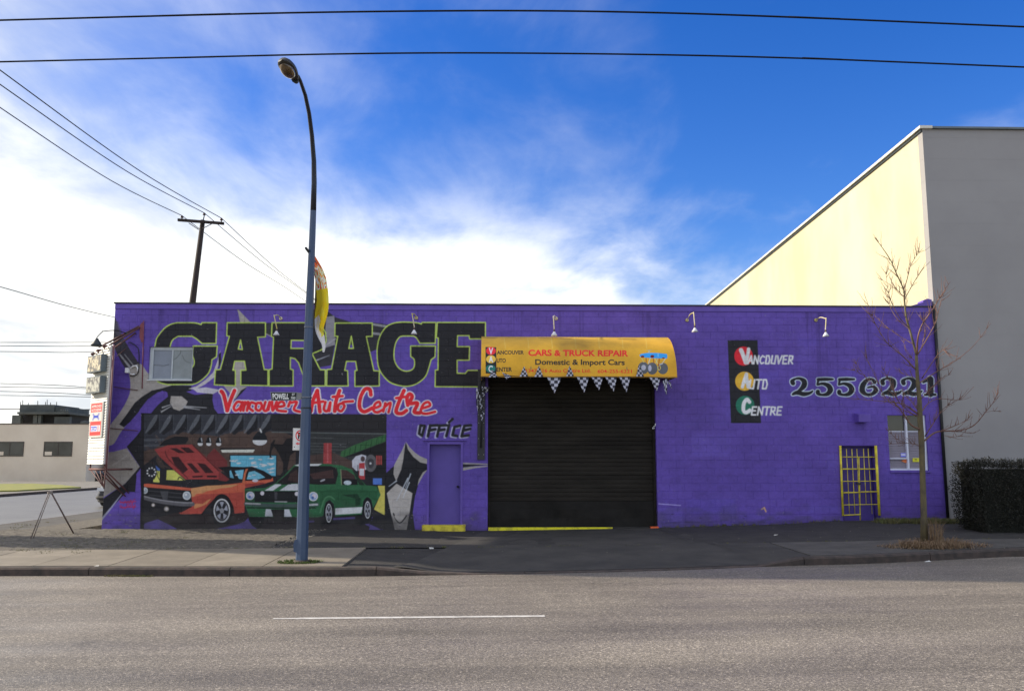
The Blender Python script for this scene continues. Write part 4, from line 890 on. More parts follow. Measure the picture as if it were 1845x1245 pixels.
mb = MB(); nb = 15
for xa_, xb_ in ((x0+.02, xm-.022), (xm+.022, x1-.075)):
    for k in range(nb):
        za, zb_ = z0+t+(zsh-z0-t)*k/nb, z0+t+(zsh-z0-t)*(k+1)/nb
        mb.face([(xa_,.100,za+.004),(xb_,.100,za+.004),(xb_,.108,zb_),(xa_,.108,zb_)]); mb.face([(xa_,.108,zb_),(xb_,.108,zb_),(xb_,.100,zb_+.004),(xa_,.100,zb_+.004)])
mb.build('blind', M_blind, rw, recalc=False)
mb = MB(); mb.box((x0+.02,.09,zsh-.012),(x1-.075,.112,zsh+.012)); mb.build('blind_rail', M_frame, rw)
mb = MB(); mb.box((x0-.01,-.035,z0-.06),(x1+.05,.02,z0-.012)); mb.build('sill', M_purple, rw)
def flat(name, pts, y, m, par, th=.003):
    mb = MB(); mb.prism([W(u, v, y) for u, v in pts], (0,0,0), (0,th,0)); return mb.build(name, m, par)
flat('sticker', [(1623,816),(1632,816),(1632,823),(1623,823)], .088, mat('blue_sticker', pc(110,112,190), .5), rw)
flat('sticker', [(1623.5,818),(1631.5,818),(1631.5,820),(1623.5,820)], .084, mat('white_sticker', pc(190,190,210), .5), rw)
flat('sticker', [(1624,830),(1631,826.5),(1634.5,827),(1634.5,833),(1631,834)], .086, mat('orange_sticker', pc(206,104,56), .5), rw)
flat('sticker', [(1644.5,825),(1656,825),(1656,832),(1644.5,832)], .088, mat('yellow_sticker', pc(180,176,40), .5), rw)
flat('sticker', [(1648,827),(1652,827),(1652,828.5),(1648,828.5)], .084, mat('black_print', (.02,.02,.02), .5), rw)
# --- barred doorway
x0, x1, z0, z1 = O_gate
mb = MB(); mb.box((x0+.03,.25,z0),(x1-.03,.29,z1-.01)); mb.build('recessed_door', mat('purple_door_shaded', pc(66,52,118), .6, var=.15), GB)
M_bar = mat('yellow_bars', pc(196,178,44), .5, col2=pc(150,132,40), scale=6)
gt = empty('security_gate', (x0, -.03, z0), 'yellow metal security gate of square bars over the purple doorway', 'gate')
def seg(pts): return [W(1450+x/4.293, 730+y/4.293, -.03) for x, y in pts]
mb = MB(); mb.tube(seg([(274,312),(296,855)]), .030, 8); mb.build('post', M_bar, gt)
mb = MB(); mb.tube(seg([(548,312),(578,852)]), .036, 8); mb.build('post', M_bar, gt)
for p in ([(290,400),(545,400)], [(292,493),(414,493)], [(426,493),(550,493)], [(296,588),(556,586)], [(298,676),(420,674)], [(432,670),(558,668)], [(300,770),(566,766)], [(300,850),(432,845)]):
    mb = MB(); mb.tube(seg(p), .011 if p[0][1] in (400,588,770) else .017, 6); mb.build('crossbar', M_bar, gt)
for p in ([(324,338),(348,836)], [(366,338),(390,836)], [(405,338),(424,760)], [(420,400),(432,888)], [(456,336),(478,770)], [(492,336),(524,840)]):
    mb = MB(); mb.tube([q+Vector((0,.018,0)) for q in seg(p)], .009 if p[1][1] != 888 else .016, 6); mb.build('bar', M_bar, gt)
mb = MB(); a = seg([(432,600)])[0]; mb.box((a.x-.11, a.y-.03, a.z-.045), (a.x-.0, a.y+.03, a.z+.0)); mb.build('lock', mat('lock_metal', (.06,.055,.05), .5, .5), gt)
# --- vent hood, black bolted post cover
mb = MB(); a, b = W(1538,744), W(1563,761)
mb.prism([(0,0,a.z),(-.0,-.30,a.z-.05),(-.0,-.30,b.z),(0,0,b.z)], (a.x,0,0), (b.x-.04,0,0)); mb.build('vent_hood', M_purple, GB)
mb = MB(); a, b = W(860.5,735), W(873.5,828); mb.box((a.x,-.035,b.z),(b.x,-.004,W(861,690).z+.35)); mb.build('corner_guard', mat('black_steel', (.028,.027,.033), .5), GB)
mb = MB()
for v in (721,734.5,747,762,790,819):
    for u in (862.5, 871.5): mb.lathe(W(u, v, -.035), [(.012,0),(.010,.008),(0,.012)], 8, axis=(0,-1,0))
mb.build('bolt', mat('bright_bolt', (.5,.5,.5), .4, .7), GB)
# downpipe in the gap on the right
mb = MB(); a, b = W(1683,548), W(1708,938); mb.tube([(XRR+.01,-.055,Zg(XRR,0)+.0),(XRR+.01,-.055,ZTOP+.05)], .04, 8)
tag(mb.build('downpipe', mat('black_pipe', (.012,.012,.014), .5)), 'thin black downpipe between the purple wall and the tall grey building', 'pipe')
# small bits on the wall
M_wire = mat('black_cable', (.012,.012,.012), .6)
M_whm = mat('white_housing', pc(196,196,200), .5)
E_ = crop(150, 590, 11.317)
wb = empty('cable_box', W(233, 668), 'white cable box and looped black cable at the left end of the mural wall', 'cable box')
def wq(pts, y): return [W(u, v, y) for u, v in E_(pts)]
mb = MB(); a, b = wq([(890,830)], -.0)[0], wq([(950,930)], -.0)[0]; mb.box((a.x,-.11,b.z),(b.x,-.003,a.z)); mb.build('box', M_whm, wb)
mb = MB(); mb.tube(wq([(960,840),(1010,790),(1080,780),(1110,830),(1100,900)], -.05), .02, 8); mb.tube(wq([(960,940),(1000,960),(1050,950)], -.05), .016, 8); mb.build('conduit', M_whm, wb)
mb = MB(); mb.tube(wq([(930,310),(960,305),(1040,350),(1110,410),(1132,470),(1138,560),(1135,800),(1120,920),(1080,970),(1010,995),(950,980)], -.04), .012, 8); mb.build('cable', M_wire, wb)
# gooseneck wall lamps
M_arm = mat('lamp_arm', pc(168,158,148), .45, col2=pc(150,138,60), scale=4)
M_shade = mat('lamp_shade', (.75,.75,.78), .4)
M_shd = mat('dark_lamp_shade', (.03,.04,.045), .5)
wlab = ['first gooseneck wall lamp from the left, above the letters of GARAGE beside the street pole', 'gooseneck wall lamp above the second G of GARAGE', 'gooseneck wall lamp above the yellow awning', 'gooseneck wall lamp right of the awning on plain purple wall', 'bent gooseneck wall lamp near the tree at the right end of the purple wall']
def goose(A, B, Cc, lab, dark=False, out=.55):
    pa = W(*A, -.004); pb = W(*B, -out*.8); pcx = W(*Cc, -out)
    r = empty('wall_lamp', pa, lab, 'wall lamp', None if dark else 'gooseneck lamps along the purple wall')
    mb = MB(); mb.lathe(pa, [(.05,0),(.045,.02),(.02,.03)], 12, axis=(0,-1,0)); mb.build('mount', M_shd if dark else M_arm, r)
    P = [pa, pa+(pb-pa)*.5+Vector((0,0,.05)), pb, pb+Vector((0,-.05,-.02)), pcx+Vector((0,0,.17)), pcx+Vector((0,0,.10))]
    Q = []
    for i in range(len(P)-1):
        a_, b_, c_, d_ = P[max(0,i-1)], P[i], P[i+1], P[min(len(P)-1,i+2)]
        for j in range(5):
            t_ = j/5; Q.append(.5*((2*b_)+(c_-a_)*t_+(2*a_-5*b_+4*c_-d_)*t_*t_+(3*b_-a_-3*c_+d_)*t_**3))
    Q.append(P[-1])
    mb = MB(); mb.tube(Q, .011 if dark else .014, 8); mb.build('arm', M_wire if dark else M_arm, r)
    mb = MB(); mb.lathe(pcx, [(.02,.14),(.022,.075),(.0,.07)], 10); mb.build('socket', M_shd if dark else mat('socket_metal', (.10,.06,.05), .5), r)
    s_ = 1.7 if dark else 1.
    mb = MB(); mb.tube([pcx+Vector((0,0,h)) for h in (.085*s_,.06*s_,.02*s_,-.03*s_,-.032*s_,.02*s_,.06*s_)], [.018*s_,.03*s_,.055*s_,.085*s_,.08*s_,.05*s_,.02*s_], 16, cap=False); mb.build('shade', M_shd if dark else M_shade, r)
    if not dark:
        mb = MB(); mb.lathe(pcx, [(.0,-.045),(.026,-.03),(.032,0),(.02,.04),(.0,.045)], 10); mb.build('bulb', mat('lamp_glass', (.7,.7,.72), .15), r)
for q, l in zip((((506,574),(495,569),(498,602)), ((750,573),(743,566),(746,600)), ((1002,574),(997,571),(998.5,603)), ((1238,577),(1249,564),(1252,596)), ((1470,577),(1487,574),(1488,604))), wlab): goose(*q, l)
goose((229,601), (186,597), (174,620), 'dark gooseneck lamp reaching out over the hanging sign at the left corner', True, .75)
# --- tall pale building on the right
c0 = W(1668, 400); wx = (W(1654,232).x+W(1706,936).x)/2+.02; wtop = W(1652, 233).z
XW = XRR+.035
TB = empty('tall_building', (XW+10, 17, -.1), 'tall windowless building with sunlit cream side wall and grey front beyond the purple garage', 'building')
k_ = .034; Ld = 34.0
M_cream = mat('cream_render', (.66,.61,.42), .85, col2=(.54,.48,.31), scale=.35, stretch=(1,1,.5), bump=.25, bscale=30, detail=8)
M_gray = mat('grey_block_paint', (.35,.338,.332), .8, col2=(.315,.303,.298), scale=.5, bump=.25, bscale=60)
cx0, cx1 = XW, XW+Ld*k_
mb = MB(); nb_ = int((wtop+.3)/.8)
mb.face([(cx0,.0,-.4),(cx1,Ld,-.4),(cx1,Ld,wtop),(cx0,0,wtop)]); mb.build('side_wall', M_cream, TB, recalc=False)
mb = MB(); rows = []
z = -.4; k = 0
while z < wtop-.01:
    z1_ = min(wtop, z+.6)
    mb.box((cx0, 0, z), (40, .25, z1_-.0022)); z = z1_; k += 1
mb.box((cx0+.01, .0022, -.4), (40, .24, wtop-.01))
mb.build('front_wall', M_gray, TB)
mb = MB(); mb.face([(40,0,-.4),(40,Ld,-.4),(40,Ld,wtop),(40,0,wtop)]); mb.face([(cx1,Ld,-.4),(40,Ld,-.4),(40,Ld,wtop),(cx1,Ld,wtop)]); mb.face([(cx0,0,wtop-.02),(40,0,wtop-.02),(40,Ld,wtop-.02),(cx1,Ld,wtop-.02)]); mb.build('roof', M_gray, TB, recalc=False)
mb = MB(); mb.prism([(cx0-.10,-.08,wtop),(cx0+.25,-.08,wtop),(cx1+.25,Ld,wtop),(cx1-.10,Ld,wtop)], (0,0,0), (0,0,.075)); mb.build('side_coping', mat('cream_coping', (.75,.72,.62), .6), TB)
mb = MB(); mb.prism([(cx0-.045,.0,wtop-.07),(cx0-.002,.0,wtop-.07),(cx1-.002,Ld,wtop-.07),(cx1-.045,Ld,wtop-.07)], (0,0,0), (0,0,.065)); mb.build('drip_edge', M_shd, TB)
mb = MB(); mb.box((cx0+.26,-.07,wtop+.003),(40,.2,wtop+.06)); mb.build('front_flashing', mat('green_grey_flashing', (.14,.17,.18), .4, .3), TB)
# ================================================================ awning over the roller door
random.seed(21)
AX0, AX1 = XR(868, 640), XR(1196.5, 609); AZT = W(1030, 608).z; AP = 1.42
AZB = D(1040, 677.5, 22-AP).z
NS = 18
def aprof(th): return -AP*math.sin(th), AZB+(AZT-AZB)*math.cos(th)
def tr_awn(pts):
    o = []
    for u, v in pts:
        a, b = 0., math.pi/2
        for _ in range(22):
            m = (a+b)/2; y, z = aprof(m); x = W(u, v, y).x
            if proj((x, y, z))[1] < v: a = m
            else: b = m
        y, z = aprof(m); x = W(u, v, y).x
        o.append(((x-AX0)/(AX1-AX0)*AW, m/(math.pi/2)*AH))
    return np.array(o)
AW, AH = 1100, 420
YEL = pc(180, 140, 40)
av = Canvas(AW, AH, tr_awn, YEL, 3.2)
g6 = crop(850, 590, 4.855)
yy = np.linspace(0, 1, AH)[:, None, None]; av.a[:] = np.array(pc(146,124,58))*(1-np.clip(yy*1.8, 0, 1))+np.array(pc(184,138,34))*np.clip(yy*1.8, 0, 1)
for x in range(280, 1560, 206): av.stroke([g6([(x, 85)])[0], g6([(x+14, 180)])[0]], .8, pc(206,186,110), .35, smooth=False)
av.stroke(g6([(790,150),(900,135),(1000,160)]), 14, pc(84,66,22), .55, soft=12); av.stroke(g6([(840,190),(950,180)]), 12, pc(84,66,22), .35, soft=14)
for p in ([(600,88),(700,92)], [(100,86),(200,90)], [(1300,98),(1420,102)], [(780,92),(860,96)]): av.stroke(g6(p), 5, pc(60,54,24), .6, soft=4)
av.poly(g6([(120,168),(214,170),(216,402),(122,400)]), pc(28,28,30))
for c, co, ch in (((168,202), (190,34,42), 'V'), ((168,275), (206,156,60), 'A'), ((165,358), (28,100,90), 'C')):
    p = g6([c])[0]; av.ell(p, 8.8, 7.2, pc(*co)); print_text(av, ch, p[0]-4, p[0]+4, p[1]+5.4, 10.6, pc(205,205,222), .03)
def t6(txt, x0, x1, yb, cap, col, bold, sl=0.): 
    (a, b), (c, d) = g6([(x0, yb)])[0], g6([(x1, yb)])[0]; print_text(av, txt, a, c, b, cap/4.855, col, bold, sl)
AR, AK = pc(190,34,30), pc(44,38,30)
t6('ANCOUVER', 219, 456, 232, 32, AK, .03); t6('UTO', 219, 298, 303, 34, AK, .03); t6('ENTER', 217, 352, 382, 36, AK, .03)
t6('CARS & TRUCK REPAIR', 495, 1370, 243, 50, AR, .035, .006); t6('Domestic & Import Cars', 555, 1340, 322, 46, AK, .028, .004)
t6('1347 616 Auto Centre Ltd.', 476, 1042, 390, 30, AR, .012); t6('604-255-6221', 1102, 1402, 395, 30, AR, .012)
g8 = crop(1130, 620, 12.45)
for c, r_ in (((365,530),122), ((565,540),122), ((805,540),115)): av.ell(g8([c])[0], r_/12.45, (r_+14)/12.45, pc(78,80,84))
av.ell(g8([(368,522)])[0], 4.2, 5, pc(150,150,160)); av.ell(g8([(512,535)])[0], 3.1, 5.8, pc(150,150,165)); av.ell(g8([(722,525)])[0], 3.1, 4.6, pc(180,170,90))
av.ell(g8([(722,520)])[0], 1.8, 3, pc(78,80,84))
for a, b, co in (((425,310),(430,400),(110,40,30)), ((590,310),(600,405),(110,40,30)), ((730,310),(705,470),(130,40,30)), ((330,310),(370,400),(170,160,90)), ((520,300),(480,430),(170,170,160)), ((620,310),(690,430),(180,170,110)), ((860,320),(790,430),(180,175,150)), ((690,310),(650,420),(170,165,120)), ((790,430),(740,450),(190,190,190)), ((710,460),(740,560),(120,40,30))): av.stroke(g8([a, b]), 1.3, pc(*co), smooth=False)
av.poly(g8([(278,240),(310,215),(460,190),(680,190),(890,212),(905,255),(900,315),(620,310),(300,290)]), pc(40,130,205))
for c, a, b in (((345,275),3.2,2), ((568,268),3.6,2.6), ((820,305),2.6,1)): av.ell(g8([c])[0], a, b, pc(90,20,24))
av.stroke(g8([(495,185),(495,140)]), 1.4, pc(120,160,160), smooth=False); av.stroke(g8([(440,135),(550,128)]), .8, pc(120,140,120), smooth=False); av.stroke(g8([(700,205),(698,270)]), 1.4, pc(110,165,200), smooth=False)
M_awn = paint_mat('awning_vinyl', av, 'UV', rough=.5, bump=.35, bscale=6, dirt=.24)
M_awny = mat('yellow_vinyl', YEL, .5, var=.12, scale=2)
AWN = empty('awning', ((AX0+AX1)/2, 0, AZB), 'curved yellow vinyl awning with cars and truck repair lettering over the roller door', 'awning')
mb = MB(); NXS = 24
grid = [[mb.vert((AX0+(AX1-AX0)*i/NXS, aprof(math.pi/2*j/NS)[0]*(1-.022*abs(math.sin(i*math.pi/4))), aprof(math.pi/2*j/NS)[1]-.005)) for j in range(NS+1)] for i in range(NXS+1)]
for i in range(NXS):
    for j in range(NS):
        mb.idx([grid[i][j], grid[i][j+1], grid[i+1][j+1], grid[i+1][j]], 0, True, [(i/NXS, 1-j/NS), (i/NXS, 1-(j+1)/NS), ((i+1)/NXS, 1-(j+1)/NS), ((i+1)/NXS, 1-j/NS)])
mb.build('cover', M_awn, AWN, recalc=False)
for x in (AX0, AX1):
    mb = MB(); mb.prism([(x, *aprof(math.pi/2*j/NS)) for j in range(NS+1)]+[(x, 0, AZB)], (-.003,.0,0), (.003,0,-.004)); mb.build('end_panel', M_awny, AWN)
M_trim = mat('amber_trim', pc(150,112,26), .5)
mb = MB(); mb.box((AX0-.005,-AP-.012,AZB-.035),(AX1+.005,-AP+.02,AZB-.002)); mb.build('front_rail', M_trim, AWN)
M_gal = mat('galvanised_frame', (.12,.12,.12), .5, .5)
for k in range(9):
    x = AX0+.04+(AX1-AX0-.08)*k/8
    mb = MB(); mb.tube([(x, aprof(math.pi/2*j/8)[0]+.03, aprof(math.pi/2*j/8)[1]-.03) for j in range(9)]+[(x,-.02,AZB-.01)], .012, 5); mb.build('rib', M_gal, AWN)
# chequered bunting along the awning edge
def checker(name, a, b, sc):
    m = bpy.data.materials.new(name); m.use_nodes = True; t = m.node_tree; bs = t.nodes['Principled BSDF']; bs.inputs['Roughness'].default_value = .5
    uv = t.nodes.new('ShaderNodeTexCoord'); c = t.nodes.new('ShaderNodeTexChecker'); c.inputs['Scale'].default_value = sc; c.inputs[1].default_value = (*a, 1); c.inputs[2].default_value = (*b, 1)
    t.links.new(uv.outputs['UV'], c.inputs['Vector']); t.links.new(c.outputs[0], bs.inputs['Base Color']); return m
M_chk = checker('chequered_cloth', (.52,.52,.60), (.02,.02,.035), 1)
BUN = empty('bunting', ((AX0+AX1)/2, -AP-.03, AZB), 'string of black and white chequered pennants along the lower edge of the yellow awning', 'bunting')
YB = -AP-.045
def pennant(pts, y, bend=0.03):
    """triangle base-left, base-right, tip in the g6 crop, subdivided and slightly curled"""
    P = [W(u, v, y) for u, v in g6(pts)]; mb = MB(); n = 6; u0, u1, u2 = Vector((0,0)), Vector((4.,0)), Vector((2.,-5.2)); rows = []
    for i in range(n+1):
        a = P[0].lerp(P[2], i/n); b = P[1].lerp(P[2], i/n); ua = u0.lerp(u2, i/n); ub = u1.lerp(u2, i/n); row = []
        for j in range(4):
            q = a.lerp(b, j/3); uu = ua.lerp(ub, j/3)+Vector((.02,-.02)); q = q+Vector((0, bend*math.sin(i/n*2.5+j*.8), 0)); row.append((mb.vert(q), uu))
        rows.append(row)
    for r0, r1 in zip(rows, rows[1:]):
        for j in range(3):
            f = [r0[j], r0[j+1], r1[j+1], r1[j]]
            mb.idx([k[0] for k in f], 0, True, [tuple(k[1]) for k in f])
    return mb.build('pennant', M_chk, BUN, recalc=False)
for p in ([(148,435),(230,435),(180,368)], [(418,430),(494,428),(457,338)], [(548,432),(626,432),(588,332)], [(826,428),(895,425),(856,332)], [(1438,428),(1508,430),(1462,325)]): pennant(p, YB-.01, .012)
for p in ([(265,392),(355,425),(300,450)], [(660,436),(785,436),(722,577)], [(918,430),(1028,432),(982,572)], [(1046,430),(1150,432),(1112,550)], [(1166,430),(1270,432),(1240,562)], [(1290,430),(1390,432),(1352,568)], [(1555,436),(1652,436),(1618,556)], [(1672,470),(1715,440),(1700,590)], [(1712,470),(1740,480),(1748,535)], [(1690,520),(1712,525),(1703,585)]): pennant(p, YB, .025)
mb = MB()
sag = [(75,430),(188,438),(310,420),(457,432),(588,434),(722,438),(858,430),(975,434),(1105,433),(1225,434),(1345,433),(1470,430),(1615,438),(1700,445),(1735,480)]
mb.tube([W(u, v, YB+.006) for u, v in g6(sag)], .006, 5); mb.build('string', M_wire, BUN)
# bunched end of the bunting hanging by the bolted post cover
g4 = crop(850, 670, 7.32)
for p in ([(60,215),(98,230),(80,340)], [(100,300),(140,320),(112,420)], [(165,195),(228,205),(200,280)], [(135,270),(180,280),(160,330)], [(105,400),(150,410),(128,500)], [(112,500),(160,520),(172,580)], [(118,560),(158,570),(138,650)], [(62,260),(86,280),(82,540)], [(135,190),(165,200),(150,250)]):
    P = [W(u, v, -.07-random.uniform(0,.06)) for u, v in g4(p)]; mb = MB(); mb.face(P, 0, [(0,0),(2.2,0),(1.1,-3)]); mb.face([P[0], P[2], P[0].lerp(P[2], .5)+Vector((-.03,.03,0))], 0, [(0,0),(0,-3),(1,-1.5)]); mb.build('pennant', M_chk, BUN, recalc=False)
mb = MB(); mb.tube([W(u, v, -.08) for u, v in g4([(125,60),(110,200),(120,420),(128,560),(125,700),(120,1000)])], .02, 6); mb.build('cord', M_wire, BUN)
mb = MB(); mb.tube([W(u, v, -.16) for u, v in g4([(125,66),(150,62)])]+[W(u, v, -.05) for u, v in g4([(160,120)])], .008, 5); mb.build('hook', M_gal, BUN)
tag(BUN, None)
r_ = empty('door_hook', W(1178.5, 768, -.04), 'small bright chain hook on the right edge of the roller door', 'hook')
mb = MB(); mb.tube([W(u, v, -.05) for u, v in ((1181,763),(1180.5,767),(1178,768),(1178.5,772),(1175.5,772),(1176,770))], .012, 6); mb.build('chain', M_whm, r_)

# ================================================================ street lamp with banner and street signs
PB = Groad(543.5, 1014, .14); PX, PY = PB.x, PB.y; pd = PY+22
M_blue = mat('blue_pole_paint', (.052,.088,.165), .42, col2=(.036,.064,.125), scale=1.6, spec=.5, bump=.1, bscale=8, stretch=(1,1,.4))
LP = empty('street_lamp', (PX, PY, Zg(PX, PY)), 'tall blue octagonal street lamp curving over the road in front of the GARAGE mural', 'street lamp')
q = [(543.5,1012),(548,850),(552.5,700),(557.5,560),(561,470),(564.5,380)]
pts = [D(u, v, pd) for u, v in q]; pts[0].z = Zg(PX, PY)-.03
mb = MB(); mb.tube(pts, [.108,.100,.086,.076,.064,.055], 8, smooth=False)
mb.build('pole', M_blue, LP)
arm = [pts[-1]]+[D(u, v, pd-s) for u, v, s in ((566,330,.03),(565.5,290,.12),(562,245,.32),(557,205,.62),(550,172,.95),(541,146,1.35),(537,138,1.5))]
mb = MB(); mb.tube(arm, [.054,.048,.044,.040,.037,.034,.031,.030], 10); mb.build('arm', mat('dark_arm_paint', (.012,.017,.03), .45), LP)  # same blue paint as the pole; its backlit silhouette is put into the colour
hc = D(521, 128, pd-1.75); ax = (D(515, 112, pd-2.05)-D(536, 144, pd-1.5)).normalized()
def ellip(mb, c, ax, L, wd, ht, n=14, m=10, cut=None, skew=.0):
    ax = Vector(ax).normalized(); side = ax.cross(Vector((0,0,1))).normalized(); up = side.cross(ax); rows = []
    for i in range(m+1):
        t = -1+2*i/m; r = math.sqrt(max(0, 1-t*t)); f = 1+skew*t; rows.append([c+ax*(t*L)+side*(math.cos(2*math.pi*k/n)*wd*r*f)+up*(math.sin(2*math.pi*k/n)*ht*r*f*(1 if cut is None or math.sin(2*math.pi*k/n) > 0 else cut)) for k in range(n)])
    ids = [[mb.vert(p) for p in row] for row in rows]
    for i in range(m):
        for k in range(n): mb.idx([ids[i][k], ids[i][(k+1) % n], ids[i+1][(k+1) % n], ids[i+1][k]], 0, True)
mb = MB(); ellip(mb, hc, ax, .34, .135, .12, cut=.35, skew=.22); mb.build('lamp_head', mat('dark_head_paint', (.03,.028,.026), .45), LP)
mb = MB(); ellip(mb, hc+ax*.07+Vector((0,0,-.035)), ax, .22, .115, .09); mb.build('lens', mat('amber_lens', (.16,.10,.04), .12, col2=(.05,.03,.015), scale=9, coat=.5), LP)
mb = MB(); mb.tube([hc-ax*.36+Vector((0,0,.0)), hc-ax*.28], [.04,.06], 10); mb.build('collar', M_shd, LP)
mb = MB(); bz = Zg(PX, PY); mb.lathe((PX, PY, bz), [(.15,-.02),(.15,.03),(.125,.05)], 8); mb.build('base_plate', mat('rusty_base', (.07,.055,.045), .8), LP)
mb = MB(); a = D(533, 983, pd-.05); mb.prism([a+Vector((-.02,0,.10)), a+Vector((-.035,0,.03)), a+Vector((-.03,0,-.10)), a+Vector((.05,0,-.12)), a+Vector((.05,0,.12))], (0,-.03,0), (0,.06,0)); mb.build('service_cover', M_blue, LP)
for v in (716, 735, 590):
    mb = MB(); c = D(552.2+(716-v)*.031, v, pd); mb.tube([c+Vector((0,0,-.012)), c+Vector((0,0,.012))], .096 if v > 600 else .082, 12); mb.build('strap', M_shd if v == 735 else mat('steel_strap', (.18,.2,.24), .4, .6), LP)
# street name plate
def plate(name, quad, d, cvs, lab, cat, th=.004, back=(.3,.3,.3), rough=.4):
    P = [D(u, v, d) for u, v in quad]
    mb = MB(); mb.face(P, 0, [(0,1),(1,1),(1,0),(0,0)]); n = Vector((0, th, 0)); b = [p+n for p in P]; mb.face(b[::-1], 1)
    for i in range(4): mb.face([P[i], b[i], b[(i+1) % 4], P[(i+1) % 4]], 1)
    o = mb.build(name, [paint_mat(name+'_print', cvs, 'UV', rough=rough, bump=0, dirt=.08), mat(name+'_edge', back, .5, .3)], recalc=False)
    return tag(o, lab, cat)
def box_tr(x0, y0, x1, y1, w, h): return lambda pts: np.array([((u-x0)/(x1-x0)*w, (v-y0)/(y1-y0)*h) for u, v in pts])
c_ = Canvas(480, 170, box_tr(0,0,48,17,480,170), pc(22,24,24), 10)
c_.stroke([(0.4,.5),(47.5,.5),(47.5,16.5),(.4,16.5)], 1.0, pc(120,125,128), closed=True, smooth=False)
print_text(c_, 'POWELL', 3.2, 33.5, 13.6, 10.2, pc(190,192,188), .03); print_text(c_, 'ST', 38.6, 43.6, 7.2, 4.6, pc(180,182,178), .02); print_text(c_, '700', 37.2, 45.2, 14.2, 4.8, pc(180,182,178), .02)
plate('street_name_sign', [(487,706),(536,706.5),(534.5,721.5),(489,722)], pd-.02, c_, 'small black street name plate reading POWELL ST 700 on the blue lamp pole', 'street sign')
mb = MB(); mb.prism([D(u, v, pd-.015) for u, v in ((535,707),(547,708),(547,719),(535,721))], (0,0,0), (0,.02,0)); mb.build('sign_bracket', mat('grey_bracket', (.2,.2,.2), .4, .5), LP)
c_ = Canvas(200, 300, box_tr(0,0,26,40,200,300), pc(206,200,188), 7.7)
c_.stroke([(.6,.6),(25.4,.6),(25.4,39.4),(.6,39.4)], .5, pc(150,140,130), closed=True, smooth=False)
c_.ell((13,13.5), 8, 9.6, pc(190,36,44)); c_.ell((13,13.5), 6.2, 7.6, pc(206,200,188)); print_text(c_, 'P', 9.6, 16.6, 18.6, 10.4, pc(24,24,26), .05); c_.stroke([(8,7.6),(18.2,19.4)], 1.9, pc(190,36,44), smooth=False)
c_.ell((3.4,34), .9, 1, pc(40,40,44)); c_.stroke([(7,28),(19,28)], 2.2, pc(190,36,44), smooth=False); c_.stroke([(7,28),(9.5,26),(9.5,30)], .8, pc(190,36,44), smooth=False)
plate('parking_sign', [(528,771),(553,771.5),(552,811.5),(527,811)], pd+.11, c_, 'white no parking sign half hidden behind the blue lamp pole', 'parking sign')
c_ = Canvas(40, 80, box_tr(0,0,6,16,40,80), pc(60,40,48), 5); c_.stroke([(1,3),(5,4)], 1, pc(150,150,150)); c_.stroke([(1,9),(5,10)], 1, pc(20,20,24))
plate('notice_plate', [(553,736),(562,737),(561,751),(553,750)], pd+.10, c_, 'little dark notice plate strapped behind the lamp pole below the street name', 'notice')
# festival banner and its arms
BN = empty('banner', D(560, 583, pd), 'yellow and white cloth banner twisting from two black arms on the lamp pole', 'banner')
M_blk = mat('black_arm', (.015,.017,.018), .5)
mb = MB(); mb.tube([D(551,447,pd-.15), D(557,455,pd), D(580,493,pd+1.0)], .024, 8); mb.build('upper_arm', M_blk, BN)
mb = MB(); mb.tube([D(559,582,pd), D(583,600,pd+.9)], .024, 8); mb.build('lower_arm', mat('grey_arm', (.09,.10,.10), .5), BN)
Lf = [(556,455),(561,470),(566,490),(569,515),(571,540),(568,562),(567,580),(569,598),(575,612),(580,622),(581,634)]
Rt = [(568,462),(580,482),(587,499),(590,515),(592,535),(592,555),(588,575),(583,592),(585,608),(586.5,625),(584,635)]
c_ = Canvas(160, 440, box_tr(0,0,10,28,160,440), pc(222,180,40), 16)
c_.poly([(0,0),(10,0),(10,3),(0,4)], pc(206,84,30)); c_.poly([(0,4),(10,3),(10,9),(0,9.5)], pc(226,214,150))
for q_ in range(60): c_.ell((random.uniform(0,10), random.uniform(3,9)), random.uniform(.2,.7), random.uniform(.2,.7), pc(*random.choice(((206,120,40),(200,60,30),(230,220,190)))))
c_.poly([(0,9.3),(10,9),(10,20),(0,20)], pc(236,170,20)); c_.poly([(0,16),(3,15),(5,17),(4,19),(6,21),(3,23),(0,23)], pc(240,232,200)); c_.poly([(0,21),(4,22),(10,21.5),(10,28),(0,28)], pc(236,230,190))
for q_ in range(26): c_.stroke([(x_ := random.uniform(0,10), y_ := random.uniform(9,21)), (x_+random.uniform(-1,1), y_+random.uniform(.5,2))], random.uniform(.3,.9), pc(*random.choice(((214,140,20),(240,210,90),(222,160,30)))), .6)
M_ban = paint_mat('banner_print', c_, 'UV', rough=.7, bump=.1, dirt=.05)
M_ban.node_tree.nodes['Principled BSDF'].inputs['Transmission Weight'].default_value = 0
tb = M_ban.node_tree; bs_ = tb.nodes['Principled BSDF']; tr_ = tb.nodes.new('ShaderNodeBsdfTranslucent'); ms = tb.nodes.new('ShaderNodeMixShader'); ms.inputs[0].default_value = .55
tb.links.new(bs_.inputs['Base Color'].links[0].from_socket, tr_.inputs[0]); tb.links.new(bs_.outputs[0], ms.inputs[1]); tb.links.new(tr_.outputs[0], ms.inputs[2]); tb.links.new(ms.outputs[0], tb.nodes['Material Output'].inputs[0])
mb = MB(); rows = []
